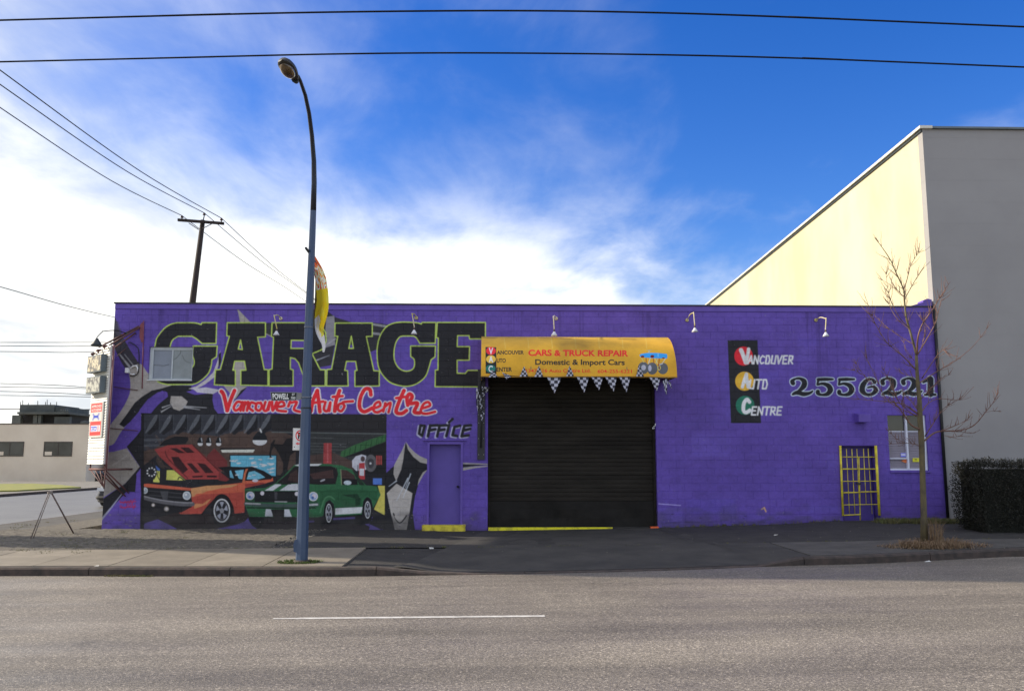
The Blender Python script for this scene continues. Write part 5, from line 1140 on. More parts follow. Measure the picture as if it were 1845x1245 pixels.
for i, (l, r) in enumerate(zip(spline(Lf, k=3), spline(Rt, k=3))):
    n_ = len(spline(Lf, k=3)); f = i/(n_-1); row = []
    for j in range(7):
        s = j/6; u = l[0]+(r[0]-l[0])*s; v = l[1]+(r[1]-l[1])*s; dd = pd+.02+s*.85*(1-.25*math.sin(f*math.pi))+.05*math.sin(f*7+s*4)
        row.append((mb.vert(D(u, v, dd)), (s, 1-f)))
    rows.append(row)
for r0, r1 in zip(rows, rows[1:]):
    for j in range(6):
        f = [r0[j], r1[j], r1[j+1], r0[j+1]]; mb.idx([k[0] for k in f], 0, True, [k[1] for k in f])
mb.build('cloth', M_ban, BN, recalc=False)
mb = MB(); L2 = [(565,485),(568,505),(567.5,530),(566.5,550),(565,570),(564,588)]; mb_rows = []
for (u, v) in L2: mb_rows.append([mb.vert(D(u, v, pd+.03)), mb.vert(D(u+4.5, v+1, pd+.35))])
for a, b in zip(mb_rows, mb_rows[1:]): mb.idx([a[0], b[0], b[1], a[1]], 0, True)
mb.build('folded_edge', mat('shaded_cloth', (.10,.085,.05), .8), BN, recalc=False)

# ================================================================ hanging sign at the left corner
SD = 21.35
SR = D(193, 735, SD); dirS = Vector((-.71, .70, 0)).normalized(); nS = Vector((-.70, -.71, 0))
SRx, SRy = SR.x, SR.y; SWD = .98
zS0 = D(188, 836, SD).z; zS1 = D(197, 622, SD).z
SG = empty('hanging_sign', (SRx, SRy, zS0), 'tall white sided sign tower with grey boxes and red repair panels at the left corner', 'sign')
def SP(s, z, o=0.): return Vector((SRx, SRy, 0))+dirS*s+nS*o+Vector((0, 0, z))     # s 0..SWD away from the wall end
def sbox(mb, s0, s1, z0, z1, o0, o1): 
    P = [SP(s0,z0,o0),SP(s1,z0,o0),SP(s1,z0,o1),SP(s0,z0,o1),SP(s0,z1,o0),SP(s1,z1,o0),SP(s1,z1,o1),SP(s0,z1,o1)]; b0 = len(mb.v); mb.v += P
    for f in ((0,3,2,1),(4,5,6,7),(0,1,5,4),(1,2,6,5),(2,3,7,6),(3,0,4,7)): mb.idx([b0+i for i in f])
M_sid = mat('white_siding', (.80,.78,.70), .5, var=.08, scale=3)
mb = MB(); sbox(mb, 0, SWD, zS0, zS1-.02, -.10, -.02); mb.build('core', mat('sign_core', (.45,.36,.36), .7), SG)
nb = 44; bh = (zS1-zS0)/nb; first = None
for k in range(nb):
    z0 = zS0+k*bh
    if first is None:
        mb = MB(); P = [SP(0,z0,.03),SP(SWD,z0,.03),SP(SWD,z0+bh,.0),SP(0,z0+bh,.0)]; B = [SP(0,z0,-.02),SP(SWD,z0,-.02),SP(SWD,z0+bh,-.02),SP(0,z0+bh,-.02)]
        mb.face(P); mb.face([B[0],B[1],P[1],P[0]]); mb.face([P[1],B[1],B[2],P[2]]); mb.face([P[0],P[3],B[3],B[0]]); first = mb.build('siding_board', M_sid, SG)
    else:
        o = bpy.data.objects.new('siding_board', first.data); COL.objects.link(o); o.parent = SG; o.location = (0,0,k*bh)
M_box = mat('grey_sign_box', (.13,.16,.17), .6); M_faded = mat('peeled_sign_face', (.66,.58,.40), .6, col2=(.10,.10,.10), scale=9, detail=8, lo=.42, hi=.56); M_faded2 = mat('greyed_sign_face', (.50,.50,.42), .6, col2=(.12,.12,.12), scale=9, detail=8, lo=.44, hi=.58)
def zat(v, u=180): return D(u, v, SD+.6).z
for (v0, v1, mm, s0) in ((643,673,M_faded,.12), (681,710,M_faded2,.10)):
    mb = MB(); sbox(mb, s0, SWD-.02, zat(v1), zat(v0), .03, .17); bx = mb.build('light_box', M_box, SG)
    mb = MB(); sbox(mb, s0+.02, SWD-.04, zat(v1)+.03, zat(v0)-.03, .17, .175); mb.build('face', mm, bx)
c_ = Canvas(400, 800, box_tr(0,0,10,20,400,800), (.74,.70,.62), 40)
c_.poly([(.3,.3),(9.7,.3),(9.7,5.6),(.3,5.6)], pc(200,44,40)); print_text(c_, 'APPROVED', .8, 9.2, 2.8, 1.5, (.85,.7,.66), .03); print_text(c_, 'AUTO REPAIR', .8, 9.2, 5.0, 1.5, (.85,.7,.66), .03)
c_.stroke([(2.6,6.9),(3.6,8.2)], .9, pc(40,60,150)); c_.stroke([(2.6,9.9),(3.6,8.6)], .9, pc(40,60,150)); c_.stroke([(7.4,6.9),(6.4,8.2)], .9, pc(40,60,150)); c_.stroke([(7.4,9.9),(6.4,8.6)], .9, pc(40,60,150)); c_.poly([(2.9,7.6),(7.1,7.6),(7.1,9.2),(2.9,9.2)], pc(40,60,150))
c_.poly([(.3,11.2),(9.7,11.2),(9.7,19.7),(.3,19.7)], pc(205,46,40)); c_.poly([(1,13.6),(9,13.6),(9,17.4),(1,17.4)], (.78,.76,.8)); c_.poly([(1.1,14.2),(6.2,14.2),(6.2,16.9),(1.1,16.9)], pc(66,76,160)); print_text(c_, 'BCAA', 1.4, 6, 16.5, 1.7, (.75,.78,.85), .03)
c_.stroke([(7.4,14.4),(7.4,16.8)], .7, pc(150,60,70))
mb = MB(); za, zb2 = zat(786), zat(727); mb.face([SP(SWD-.12,zb2,.06),SP(.14,zb2,.06),SP(.14,za,.06),SP(SWD-.12,za,.06)], 0, [(0,1),(1,1),(1,0),(0,0)])
mb.build('repair_panel', paint_mat('repair_panel_print', c_, 'UV', rough=.4, bump=0, dirt=.04), SG, recalc=False)
mb = MB(); sbox(mb, .11, SWD-.09, za-.03, zb2+.03, .03, .055); mb.build('panel_backing', M_sid, SG)
for v, s in ((637,.86), (633,.52), (628,.15)):
    mb = MB(); c = SP(s, zat(v), .03); mb.tube([c, c+nS*.05+Vector((0,0,-.01)), c+nS*.09+Vector((0,0,-.04))], [.02,.035,.05], 10); mb.build('spotlight', bpy.data.materials.get('sign_spotlight') or mat('sign_spotlight', (.10,.03,.03), .6), SG)
M_rust = mat('rusty_steel', (.16,.06,.05), .7, col2=(.08,.04,.04), scale=5)
mb = MB(); mb.tube([SP(-.03,zS0-.15,-.06), SP(-.03,zS1+.02,-.06)], .018, 6); mb.build('edge_post', mat('red_edge_post', (.20,.07,.08), .6), SG)
for a, b in (((250,588), SP(SWD*.9, zS1+.03, -.05)), ((252,590), SP(.25, zS1+.02, -.05)), ((244,600), SP(.05,zS1-.1,-.05))):
    mb = MB(); mb.tube([W(*a, -.02), b], .022, 6); mb.build('tie_bar', M_rust, SG)
mb = MB(); mb.tube([SP(-.05,zS0-.13,-.05), SP(SWD,zS0-.13,-.05)], .03, 6); mb.build('bottom_bar', M_rust, SG)
mb = MB(); mb.tube([W(238,845,-.03), SP(-.03,zS0-.13,-.05)], .024, 6); mb.build('tie_bar', M_rust, SG)
for a, b, s in (((232,888),(150,0), .0), ((226,894), 0, .3), ((214,880), 0, .1)):
    mb = MB(); mb.tube([W(*a, -.03), SP(s, zS0-.15-s*.2, -.05)], .018, 6); mb.build('brace', M_rust, SG)
for s in (.05, SWD-.05):
    mb = MB(); mb.tube([SP(s,zS0,-.05), SP(s,zS0-.16,-.05)], .02, 6); mb.build('hanger', M_rust, SG)
for s in (.3,.6,.9):
    mb = MB(); mb.tube([SP(s,zS0-.15,-.05), SP(0.,zS0-.55,-.03)], .014, 5); mb.build('brace', M_rust, SG)
mb = MB(); mb.tube([SP(-.03,zS0-.6,-.03), SP(-.03,zS0-.1,-.05)], .016, 5); mb.build('brace', M_rust, SG)
mb = MB(); mb.tube([W(259,578,-.02), W(256,700,-.02)], .012, 5); mb.prism([W(u, v, -.004) for u, v in ((252,586),(257,580),(259,592),(258.5,616),(255,617),(251.5,608))], (0,-.006,0), (0,0,0)); mb.build('wall_plate', mat('red_wall_plate', (.26,.07,.09), .7), SG)
mb = MB(); mb.tube([W(209,643,-.05), W(227,628,-.02)], .008, 5); mb.tube([W(205,697,-.05), W(248,703,-.01)], .010, 5); mb.tube([W(194,771,-.05), W(248,776,-.01)], .010, 5); mb.build('stay_wire', M_rust, SG)

# ================================================================ A-shaped metal stand on the gravel
a, b, ap = G(55, 970, .0), G(133, 963, .0), None
a.z = Zg(a.x, a.y); b.z = Zg(b.x, b.y)
ap = D(90, 888, (a.y+b.y)/2+22)
ST = empty('a_frame_stand', ((a.x+b.x)/2, (a.y+b.y)/2, min(a.z, b.z)), 'thin rusty metal A-shaped stand on the gravel left of the building', 'stand')
M_st = mat('pale_rusty_tube', (.30,.27,.24), .5, col2=(.14,.09,.07), scale=6); M_st2 = mat('brown_tube', (.12,.085,.07), .6)
dp = Vector((.0,.45,0))
mb = MB(); mb.tube([a, ap+Vector((-.03,0,0))], .013, 8); mb.build('leg', M_st, ST)
mb = MB(); mb.tube([b, ap+Vector((.03,0,0))], .013, 8); mb.build('leg', M_st2, ST)
mb = MB(); mb.tube([a+Vector((.02,.07,0)), ap+Vector((-.02,.05,.0))], .010, 8); mb.build('leg', M_st, ST)
mb = MB(); mb.tube([b+Vector((-.02,.07,0)), ap+Vector((.02,.05,0))], .010, 8); mb.build('leg', M_st2, ST)
mb = MB(); mb.lathe(ap+Vector((0,-.03,.02)), [(.03,0),(.03,.10)], 10, axis=(0,1,0)); mb.tube([ap+Vector((-.06,0,.0)), ap+Vector((.06,0,.0))], .016, 8); mb.build('hinge', M_st, ST)
# ================================================================ vegetation
random.seed(33)
M_bark = mat('young_bark', (.15,.12,.05), .7, col2=(.07,.055,.035), scale=7, bump=.4, bscale=60, stretch=(1,1,.4)); M_twig = mat('twig_bark', (.23,.12,.085), .6, col2=(.12,.06,.045), scale=6)
TD = 16.9
TR = empty('street_tree', (D(1665,975,TD).x, TD-22, Zg(D(1665,975,TD).x, TD-22)), 'young bare street tree with thin spreading twigs at the right end of the purple wall', 'tree')
g9 = crop(1520, 420, 3.66); g10 = crop(1450, 730, 4.293)
tp = [(1665,978),(1664.5,930),(1663,880),(1661.5,830),(1660.5,795),(1658,759),(1656.6,720),(1654,693),(1652,666),(1651,640)]
tr3 = [D(u, v, TD) for u, v in tp]; tr3[0].z = TR.location.z-.05
trad = [.075,.060,.056,.053,.056,.052,.044,.038,.033,.028]
mb = MB(); mb.tube(tr3, trad, 10); mb.build('trunk', M_bark, TR)
def near_r(p):
    i = min(range(len(tr3)), key=lambda k: (tr3[k]-p).length); return trad[i]
branches = []
def branch(pts, r0, dd, fn=g9, r1=.004):
    Q = spline(fn(pts), k=3); n = len(Q); P = [D(u, v, TD+dd*(i/(n-1))**.8+.03*math.sin(i*1.3)) for i, (u, v) in enumerate(Q)]
    mb = MB(); mb.tube(P, [max(r1, r0*(1-i/(n-1)*.82)) for i in range(n)], 6); mb.build('branch', M_bark if r0 > .02 else M_twig, TR); branches.append((P, r0))
branch([(480,800),(450,690),(430,620),(410,540),(400,430),(397,375),(345,260),(310,180),(250,90),(203,30)], .026, .25)
branch([(483,800),(490,690),(520,600),(590,500),(650,400),(705,320)], .020, -.5); branch([(488,800),(560,680),(610,580),(640,450),(680,350)], .014, .6)
branch([(397,375),(420,300),(440,220),(480,150),(520,105)], .010, -.3); branch([(405,430),(450,350),(510,250),(570,190)], .009, .4); branch([(410,435),(350,370),(300,290)], .007, .3)
branch([(430,620),(370,560),(310,440),(285,320),(280,260)], .010, -.4); branch([(398,420),(320,350),(235,300)], .007, .3); branch([(440,640),(350,560),(300,470),(265,350)], .008, .5)
branch([(470,895),(400,820),(330,760),(280,715),(210,600),(180,520),(135,400)], .013, -.5); branch([(455,730),(370,680),(270,610),(200,540)], .008, .5); branch([(465,840),(410,780),(395,700)], .007, .3); branch([(465,890),(380,850)], .005, .2)
branch([(515,960),(600,830),(650,775),(680,780)], .010, -.4); branch([(505,985),(620,910),(740,840),(860,740),(970,595)], .014, .6); branch([(505,1100),(560,1040),(640,960),(710,930)], .009, -.5); branch([(520,1060),(600,1000),(680,930)], .006, .3)
branch([(508,1190),(560,1120),(640,1090),(760,1100),(860,1010)], .011, .5); branch([(495,1200),(440,1160),(380,1130),(330,1040),(300,960)], .010, -.4)
branch([(490,1190),(400,1130),(280,1110),(150,1100),(20,1085)], .013, -.7); branch([(490,1205),(380,1160),(280,1090),(210,950),(135,785)], .011, .6); branch([(480,1210),(370,1120),(310,1000),(250,870)], .008, -.3)
branch([(280,1110),(200,1000),(120,930),(60,900)], .006, .3); branch([(230,1060),(150,960),(60,830)], .006, -.3); branch([(480,960),(400,930),(335,885)], .006, .5); branch([(505,780),(530,690),(530,600),(500,540)], .007, .2)
branch([(900,190),(820,150),(760,60),(690,-20),(640,-60)], .020, -.6, g10); branch([(925,275),(1000,215),(1070,200),(1200,195),(1310,155),(1400,50),(1450,-10),(1500,-100)], .020, .5, g10)
branch([(1390,60),(1440,46),(1520,48)], .005, .5, g10); branch([(930,240),(1000,130),(1060,40),(1120,-10)], .012, -.5, g10); branch([(890,318),(850,300),(780,290),(700,250),(620,170)], .009, -.5, g10); branch([(790,292),(720,296),(650,300)], .004, -.4, g10)
branch([(1060,200),(1160,160),(1240,120),(1300,60)], .007, -.3, g10); branch([(1190,196),(1260,215),(1320,212)], .006, .3, g10); branch([(1080,235),(1150,245),(1220,235)], .004, .3, g10); branch([(900,60),(860,20),(800,-60),(740,-120)], .012, .5, g10)
tw = MB()
for P, r0 in branches:
    n = max(3, int(len(P)*1.15))
    for k in range(n):
        i = random.randint(len(P)//4, len(P)-2); p = P[i]; t = (P[i+1]-p).normalized(); s = t.orthogonal().normalized(); s = Matrix.Rotation(random.uniform(0, 6.28), 3, t) @ s
        d = (t*.9+s*.75+Vector((0,0,.35))).normalized(); L = random.uniform(.10,.38)*(1.1 if r0 > .009 else .7); q = p.copy(); pts = [q.copy()]
        for _ in range(4): d = (d+Vector((random.uniform(-.2,.2), random.uniform(-.2,.2), random.uniform(-.05,.2)))).normalized(); q = q+d*L/4; pts.append(q.copy())
        tw.tube(pts, [.0056,.005,.0042,.0034,.0024], 4)
        for pp in pts[1:]:
            if random.random() < .5: tw.tube([pp, pp+Vector((random.uniform(-.012,.012), random.uniform(-.012,.012), .018))], [.0038,.001], 4)
tag(tw.build('twigs', M_twig, TR), kind='stuff')
def blades(mb, c, n, spread, h, w=.006, lean=.5, zf=None, up=.0):
    for _ in range(n):
        a = random.uniform(0, 6.28); r = spread*math.sqrt(random.random()); x, y = c[0]+r*math.cos(a)*(c[3] if len(c) > 3 else 1), c[1]+r*math.sin(a); z = (zf(x, y) if zf else c[2])-.005
        hh = h*random.uniform(.4,1.1); la = random.uniform(0, 6.28) if random.random() < .5 else a; ll = lean*hh*random.uniform(.2,1.3); d = Vector((math.cos(la), math.sin(la), 0)); s = Vector((-d.y, d.x, 0))*w
        p0 = Vector((x, y, z)); p1 = p0+d*ll*.35+Vector((0,0,hh*.62)); p2 = p0+d*ll+Vector((0,0,max(.01, hh-ll*.5)))
        mb.face([p0-s, p0+s, p1+s*.8, p1-s*.8]); mb.face([p1-s*.8, p1+s*.8, p2])
M_straw = mat('dead_straw', (.30,.21,.12), .8, col2=(.17,.10,.055), scale=12); M_gr = mat('winter_grass', (.10,.12,.035), .85, col2=(.17,.14,.06), scale=5); M_moss = mat('green_moss', (.09,.15,.02), .9, col2=(.06,.07,.02), scale=9)
tb_ = TR.location
sg = empty('dry_grass_tuft', tb_, 'dead straw-coloured grass tuft around the foot of the bare tree', 'grass tuft')
mb = MB(); blades(mb, (tb_.x+.05, tb_.y-.25, 0, 1.6), 900, .42, .22, .005, 1.3, Zg); blades(mb, (tb_.x+.18, tb_.y-.1, 0), 160, .13, .62, .004, .28, Zg); blades(mb, (tb_.x+.1, tb_.y-.2, 0, 2.2), 700, .5, .10, .006, 2., Zg)
mb.build('blade', M_straw, sg); sg['kind'] = 'stuff'
mb = MB()
for (u0, u1, v) in ((1580,1720,940), (1700,1850,945), (1600,1700,939)):
    for _ in range(46):
        p = W(random.uniform(u0, u1), v, -random.uniform(.05, .9)); blades(mb, (p.x, p.y, 0), 34, .16, .13, .006, .8, Zg)
for _ in range(60):
    p = W(random.uniform(1190, 1515), 945, -random.uniform(.02, .12)); blades(mb, (p.x, p.y, 0), 9, .06, .09, .004, .6, Zg)
for _ in range(30):
    x = random.uniform(G(1640,940,0).x, 15); blades(mb, (x, -random.uniform(.6,2.0), 0), 24, .3, .08, .006, 1., Zg)
tag(mb.build('verge_grass', M_gr), 'sparse winter grass along the foot of the wall at the right', 'grass', kind='stuff')
mb = MB(); blades(mb, (PX-.03, PY-.02, 0, 1.8), 700, .22, .07, .007, 1., Zg); tag(mb.build('moss', M_moss), 'green moss and weeds around the foot of the blue lamp pole', 'moss', kind='stuff')
mb = MB()
for _ in range(70):
    x = random.uniform(-13.3, XR(400,960)); y = random.uniform(-4.6, -.1) if x > -11.9 else random.uniform(-3, 4)
    if x > -10.4 or True: blades(mb, (x, y, 0), 26, .2, .05, .005, 1.2, Zg if y < 0 else (lambda a, b: -.03))
tag(mb.build('thin_grass', M_gr), 'thin flattened grass growing through the gravel at the left corner', 'grass', kind='stuff')
def stones(mb, n, fx, s0, s1):
    for _ in range(n):
        x, y = fx(); z = Zg(x, min(y, 0)); s = random.uniform(s0, s1); R_ = Matrix.Rotation(random.uniform(0, 6.28), 3, 'Z'); q = [Vector((a*s*random.uniform(.7,1.3), b*s*random.uniform(.7,1.3), c*s*.6*random.uniform(.7,1.2))) for a, b, c in ((1,0,0),(0,1,0),(-1,0,0),(0,-1,0),(0,0,1),(0,0,-1))]
        i = [mb.vert(Vector((x, y, z+s*.15))+R_ @ p) for p in q]
        for f in ((0,1,4),(1,2,4),(2,3,4),(3,0,4),(1,0,5),(2,1,5),(3,2,5),(0,3,5)): mb.idx([i[k] for k in f])
M_stone = mat('loose_stones', (.30,.27,.21), .9, col2=(.13,.11,.085), scale=25, lo=.4, hi=.6)
mb = MB(); gxl, gxr = -11.8, xv-3.2
stones(mb, 9000, lambda: (random.uniform(gxl, gxr), back_y+.02+(0-back_y-.05)*random.random()), .006, .022); stones(mb, 500, lambda: (random.uniform(gxl, gxr), back_y-random.uniform(0,.25)), .004, .012)
tag(mb.build('loose_gravel', M_stone), 'loose grey gravel stones on the verge under the mural', 'gravel', kind='stuff')
mb = MB(); stones(mb, 260, lambda: (random.uniform(-9, 12), random.uniform(back_y-1.5, -.1)), .006, .018)
tag(mb.build('grit', M_stone), 'scattered grit on the sidewalk and driveway', 'grit', kind='stuff')
# clipped dark hedge on the right
hx0 = D(1724, 940, 19.9).x; hx1 = 17.5; hy0, hy1 = -3.15, -2.05; hz0 = Zg(13, -2); hz1 = D(1780, 832, 19).z
M_leaf = mat('hedge_leaf', (.012,.014,.007), .7, col2=(.020,.017,.009), scale=6); M_hd = mat('hedge_core', (.008,.009,.005), .9)
HG = empty('hedge', ((hx0+hx1)/2, (hy0+hy1)/2, hz0), 'dark clipped evergreen hedge in front of the grey building on the right', 'hedge')
mb = MB(); mb.box((hx0+.12, hy0+.12, hz0-.05), (hx1, hy1-.12, hz1-.16)); mb.build('core', M_hd, HG)
mb = MB()
from mathutils import noise
for _ in range(26000):
    f = random.random()
    if f < .55: p = Vector((random.uniform(hx0, hx1-2.5), hy0, random.uniform(hz0, hz1))); n_ = Vector((0,-1,0))
    elif f < .8: p = Vector((hx0, random.uniform(hy0, hy1), random.uniform(hz0, hz1))); n_ = Vector((-1,0,0))
    else: p = Vector((random.uniform(hx0, hx1-2.5), random.uniform(hy0, hy1), hz1)); n_ = Vector((0,0,1))
    k = noise.noise(p*1.7)*.10+noise.noise(p*6)*.06; ed = max(0, .25-(p.z-hz0))*.5+max(0, p.z-(hz1-.22))*.45
    if p.x < hx0+.3 and n_.x == 0: ed += (hx0+.3-p.x)*.4
    if n_.z: ed = max(0, .25-min(p.x-hx0, p.y-hy0))*.6
    q = p+n_*(k-ed+random.uniform(-.12, .05)); L = random.uniform(.018,.040)
    d = (Vector((random.gauss(0,1), random.gauss(0,1), random.gauss(.6,1)))+n_*.8).normalized(); s = d.orthogonal().normalized(); s = Matrix.Rotation(random.uniform(0,6.28), 3, d) @ s
    mb.face([q-s*L*.28, q+s*L*.28, q+d*L*1.3+s*L*.12, q+d*L*1.3-s*L*.12])
for _ in range(420):
    x = random.uniform(hx0+.1, hx1-2.5); y = random.uniform(hy0+.05, hy1); p = Vector((x, y, hz1-.12)); d = Vector((random.gauss(0,.25), random.gauss(0,.25), 1)).normalized(); mb.tube([p, p+d*random.uniform(.08,.24)], [.006,.002], 4)
tag(mb.build('foliage', M_leaf, HG, recalc=False), kind='stuff')

# ================================================================ wires, poles
random.seed(4)
M_cab = mat('overhead_cable', (.006,.006,.007), .7, spec=.2)
def smooth3(P, k=8):
    Q = []
    for i in range(len(P)-1):
        a, b, c, d = P[max(0,i-1)], P[i], P[i+1], P[min(len(P)-1,i+2)]
        for j in range(k):
            t = j/k; Q.append(.5*((2*b)+(c-a)*t+(2*a-5*b+4*c-d)*t*t+(3*b-a-3*c+d)*t**3))
    return Q+[P[-1]]
def wire(P, r, label, group=None, k=8):
    mb = MB(); mb.tube(smooth3(P, k), r, 6); o = mb.build('overhead_wire', M_cab); return tag(o, label, 'wire', group)
wz = 5.75
def ends(L, R_, n=12):
    L = L; return [L[0]+(L[0]-L[1]).normalized()*n]+L+[R_[0]+(R_[0]-L[-1]).normalized()*0]
def trolley(pxs, lab):
    P = [G(u, v, wz) for u, v in pxs]; a = P[0]+(P[0]-P[1]).normalized()*22; b = P[-1]+(P[-1]-P[-2]).normalized()*22
    wire([a]+P+[b], .0085, lab)
trolley([(22,36.5),(300,29),(600,22.5),(922,20),(1200,24),(1500,34.5),(1822,48)], 'upper of the two black trolley wires running across the top of the sky')
trolley([(22,111.5),(300,105),(600,98),(860,96),(1200,99.5),(1500,107.5),(1822,120.5)], 'lower trolley wire crossing the sky just above the street lamp head')
UD = 45.0
ub = D(334, 700, UD); uz = 0
UP = empty('utility_pole', (D(346,548,UD).x, UD-22, -.1), 'dark wooden utility pole with crossarm rising behind the left part of the purple roof', 'utility pole')
bot = D(346.5,548,UD); top = D(365.5,397,UD); dv = (top-bot); low_p = bot-dv*((bot.z+.2)/dv.z)
M_wd = mat('dark_creosote_wood', (.035,.022,.018), .8, col2=(.02,.014,.012), scale=3)
UP.location = (low_p.x, low_p.y, low_p.z)
mb = MB(); mb.tube([low_p, bot, top], [.21,.17,.12], 10); mb.build('pole', M_wd, UP)
ca, cb_ = D(320.5,396.5,UD-.2), D(403.5,403,UD-.2)
mb = MB(); dx_ = (cb_-ca).normalized(); upz = Vector((0,0,1))
mb.prism([ca-upz*.07, cb_-upz*.07, cb_+upz*.07, ca+upz*.07], (0,-.06,0), (0,.06,0)); mb.build('crossarm', M_wd, UP)
for a, b in (((340,402),(358,414)), ((381,404),(365,412))):
    mb = MB(); mb.tube([D(*a, UD-.3), D(*b, UD-.15)], .022, 6); mb.build('brace', M_wd, UP)
ins = [(328,391), (368,386), (399,395.5)]; M_ins = mat('brown_insulator', (.05,.02,.02), .3)
for (u, v) in ins:
    c = D(u, v, UD-.2); mb = MB(); mb.lathe(c, [(.02,-.18),(.03,-.06),(.08,-.05),(.085,0),(.06,.04),(.02,.08)], 10); mb.build('insulator', M_ins, UP)
mb = MB(); mb.tube([D(366,398,UD-.2), D(368,389,UD-.2)], .03, 6); mb.build('pin', M_wd, UP)
zt_ = D(368,386,UD).z; wl3 = ['left', 'middle', 'right']
for (u, v), (u1, v1), lab in zip(ins, ((22,209),(22,168),(22,143)), ('lowest of the three power lines running from upper left to the utility pole', 'middle of the three power lines running from upper left to the utility pole', 'highest of the three power lines running from upper left to the utility pole')):
    a = D(u, v, UD-.2)+Vector((0,0,.06)); n_ = G(u1, v1, a.z-.1); m = a.lerp(n_, .5)-Vector((0,0,.30)); e = n_+(n_-a)*.25+Vector((0,0,.25)); wire([a, m, n_, e], .020, lab)
for (u, v), (u1, v1), lab in zip(ins, ((520,522),(548,526),(566,538)), ('lowest thin power line running down right from the utility pole', 'middle thin power line running down right from the utility pole', 'highest thin power line running down right from the utility pole')):
    a = D(u, v, UD-.2)+Vector((0,0,.06)); n_ = G(u1, v1, a.z-.4); e = n_+(n_-a)*.7; wire([a, a.lerp(n_, .5)-Vector((0,0,.2)), n_, e], .018, lab)
wire([D(-60,500,30), D(22,523,32), D(120,551,36), D(208,572,42), D(300,590,48)], .016, 'single thin wire sloping down to the top left corner of the purple building')
for i, (va, vb, vc) in enumerate(((617,617,617), (623,624,623), (633,635,634), (690,695,700), (697,699,701), (704,709,713), (712,714,716), (737,738,738))):
    wire([D(-40,va,88+i), D(60,(va+vb)/2,88+i), D(120,vb,88+i), D(190,vc,88+i), D(330,vc+3,90+i)], .032 if i not in (7,) else .05, ('far %s cable in the bundle of thin wires left of the sign tower' % ('topmost','second','third','fourth','fifth','sixth','lowest thin','thick dark low')[i]), 'far cables behind the sign tower')

# ================================================================ far building across the side street
FD = 79.0; FY = FD-22; fgz = D(100, 866, FD).z
fx0, fx1 = D(-260,800,FD).x, D(158,800,FD).x; ft = D(90,764.5,FD).z
FB = empty('low_building', ((fx0+fx1)/2, FY, fgz), 'low beige stucco building across the side street on the far left', 'building')
M_beige = mat('beige_stucco', (.80,.69,.54), .9, col2=(.72,.61,.47), scale=.5, bump=.2, bscale=10); M_fwin = mat('far_window_glass', (.05,.045,.035), .2, col2=(.09,.085,.07), scale=.8); M_ff = mat('brown_frame', (.08,.065,.05), .6)
mb = MB(); mb.box((fx0, FY, fgz-.3), (fx1, FY+14, ft)); mb.build('wall', M_beige, FB)
mb = MB(); mb.box((fx0, FY-.05, ft+.003), (fx1+.05, FY+.3, ft+.09)); mb.build('coping', M_ff, FB)
for (u0, u1, pan) in ((80,129.5,.5), (-7,42,.5), (-95,-45,.5)):
    a, b = D(u0,795.5,FD), D(u1,822,FD)
    mb = MB()
    for q_ in (((a.x,a.z-.08),(b.x,a.z)), ((a.x,b.z),(b.x,b.z+.08)), ((a.x,b.z+.08),(a.x+.07,a.z-.08)), ((b.x-.07,b.z+.08),(b.x,a.z-.08)), (((a.x+b.x)/2-.04,b.z+.08),((a.x+b.x)/2+.04,a.z-.08))): mb.box((q_[0][0], FY-.05, q_[0][1]), (q_[1][0], FY-.004, q_[1][1]))
    w = mb.build('window', M_ff, FB)
    mb = MB(); mb.box((a.x+.07, FY-.022, b.z+.08), ((a.x+b.x)/2-.04, FY-.006, a.z-.08)); mb.build('pane', M_fwin, w)
    mb = MB(); mb.box(((a.x+b.x)/2+.04, FY-.022, b.z+.08), (b.x-.07, FY-.006, a.z-.08)); mb.build('pane', M_fwin, w)
    mb = MB(); mb.box((a.x+.12, FY-.03, b.z+.10), (a.x+.75, FY-.023, b.z+.42)); mb.build('notice', M_beige, w)
M_pent = mat('dark_rooftop_cladding', (.07,.08,.075), .7, var=.3, scale=1.); M_vdk = mat('rooftop_opening', (.02,.02,.02), .8)
RP = empty('rooftop_structure', (D(75,764,FD+5).x, FY+5, ft), 'dark rooftop plant room with canopy and antennas on the beige building', 'rooftop plant')
def fb(u0, v0, u1, v1, d0, d1, name, m, par):
    a, b = D(u0, v0, d0), D(u1, v1, d0); mb = MB(); mb.box((a.x, a.y, b.z), (b.x, a.y+(d1-d0), a.z)); return mb.build(name, m, par)
fb(36,729,97,742,82,87,'upper_band',M_pent,RP); fb(97,733,118,742,82.2,87,'upper_band',M_pent,RP)
fb(31,742,124,746,81.6,87,'canopy',M_pent,RP); fb(34,746,125,766,83,87,'back_wall',M_vdk,RP)
for u0, u1 in ((60,66),(69,73),(98,125),(22,36)): fb(u0,748 if u0 != 98 else 751,u1,766,82.2,82.6,'panel',M_pent,RP)
for u, v in ((41,721),(68,722),(85,720),(82,724),(102,724),(91,725),(51,726),(37,724)):
    mb = MB(); mb.tube([D(u, 730, 84), D(u, v, 84)], .035, 5); mb.build('antenna', M_pent, RP)
for u in (110,114,118,122): 
    mb = MB(); a = D(u,742,81.6); mb.tube([a, a+Vector((.0,0,.2))], .03, 4); mb.build('rail_post', M_pent, RP)
mb = MB(); c = D(153.5, 765, FD+3); mb.lathe(c, [(.42,-.3),(.42,.20),(.36,.32),(.0,.38)], 14); tag(mb.build('roof_vent', M_pent), 'small round grey roof vent at the right end of the beige building', 'roof vent')
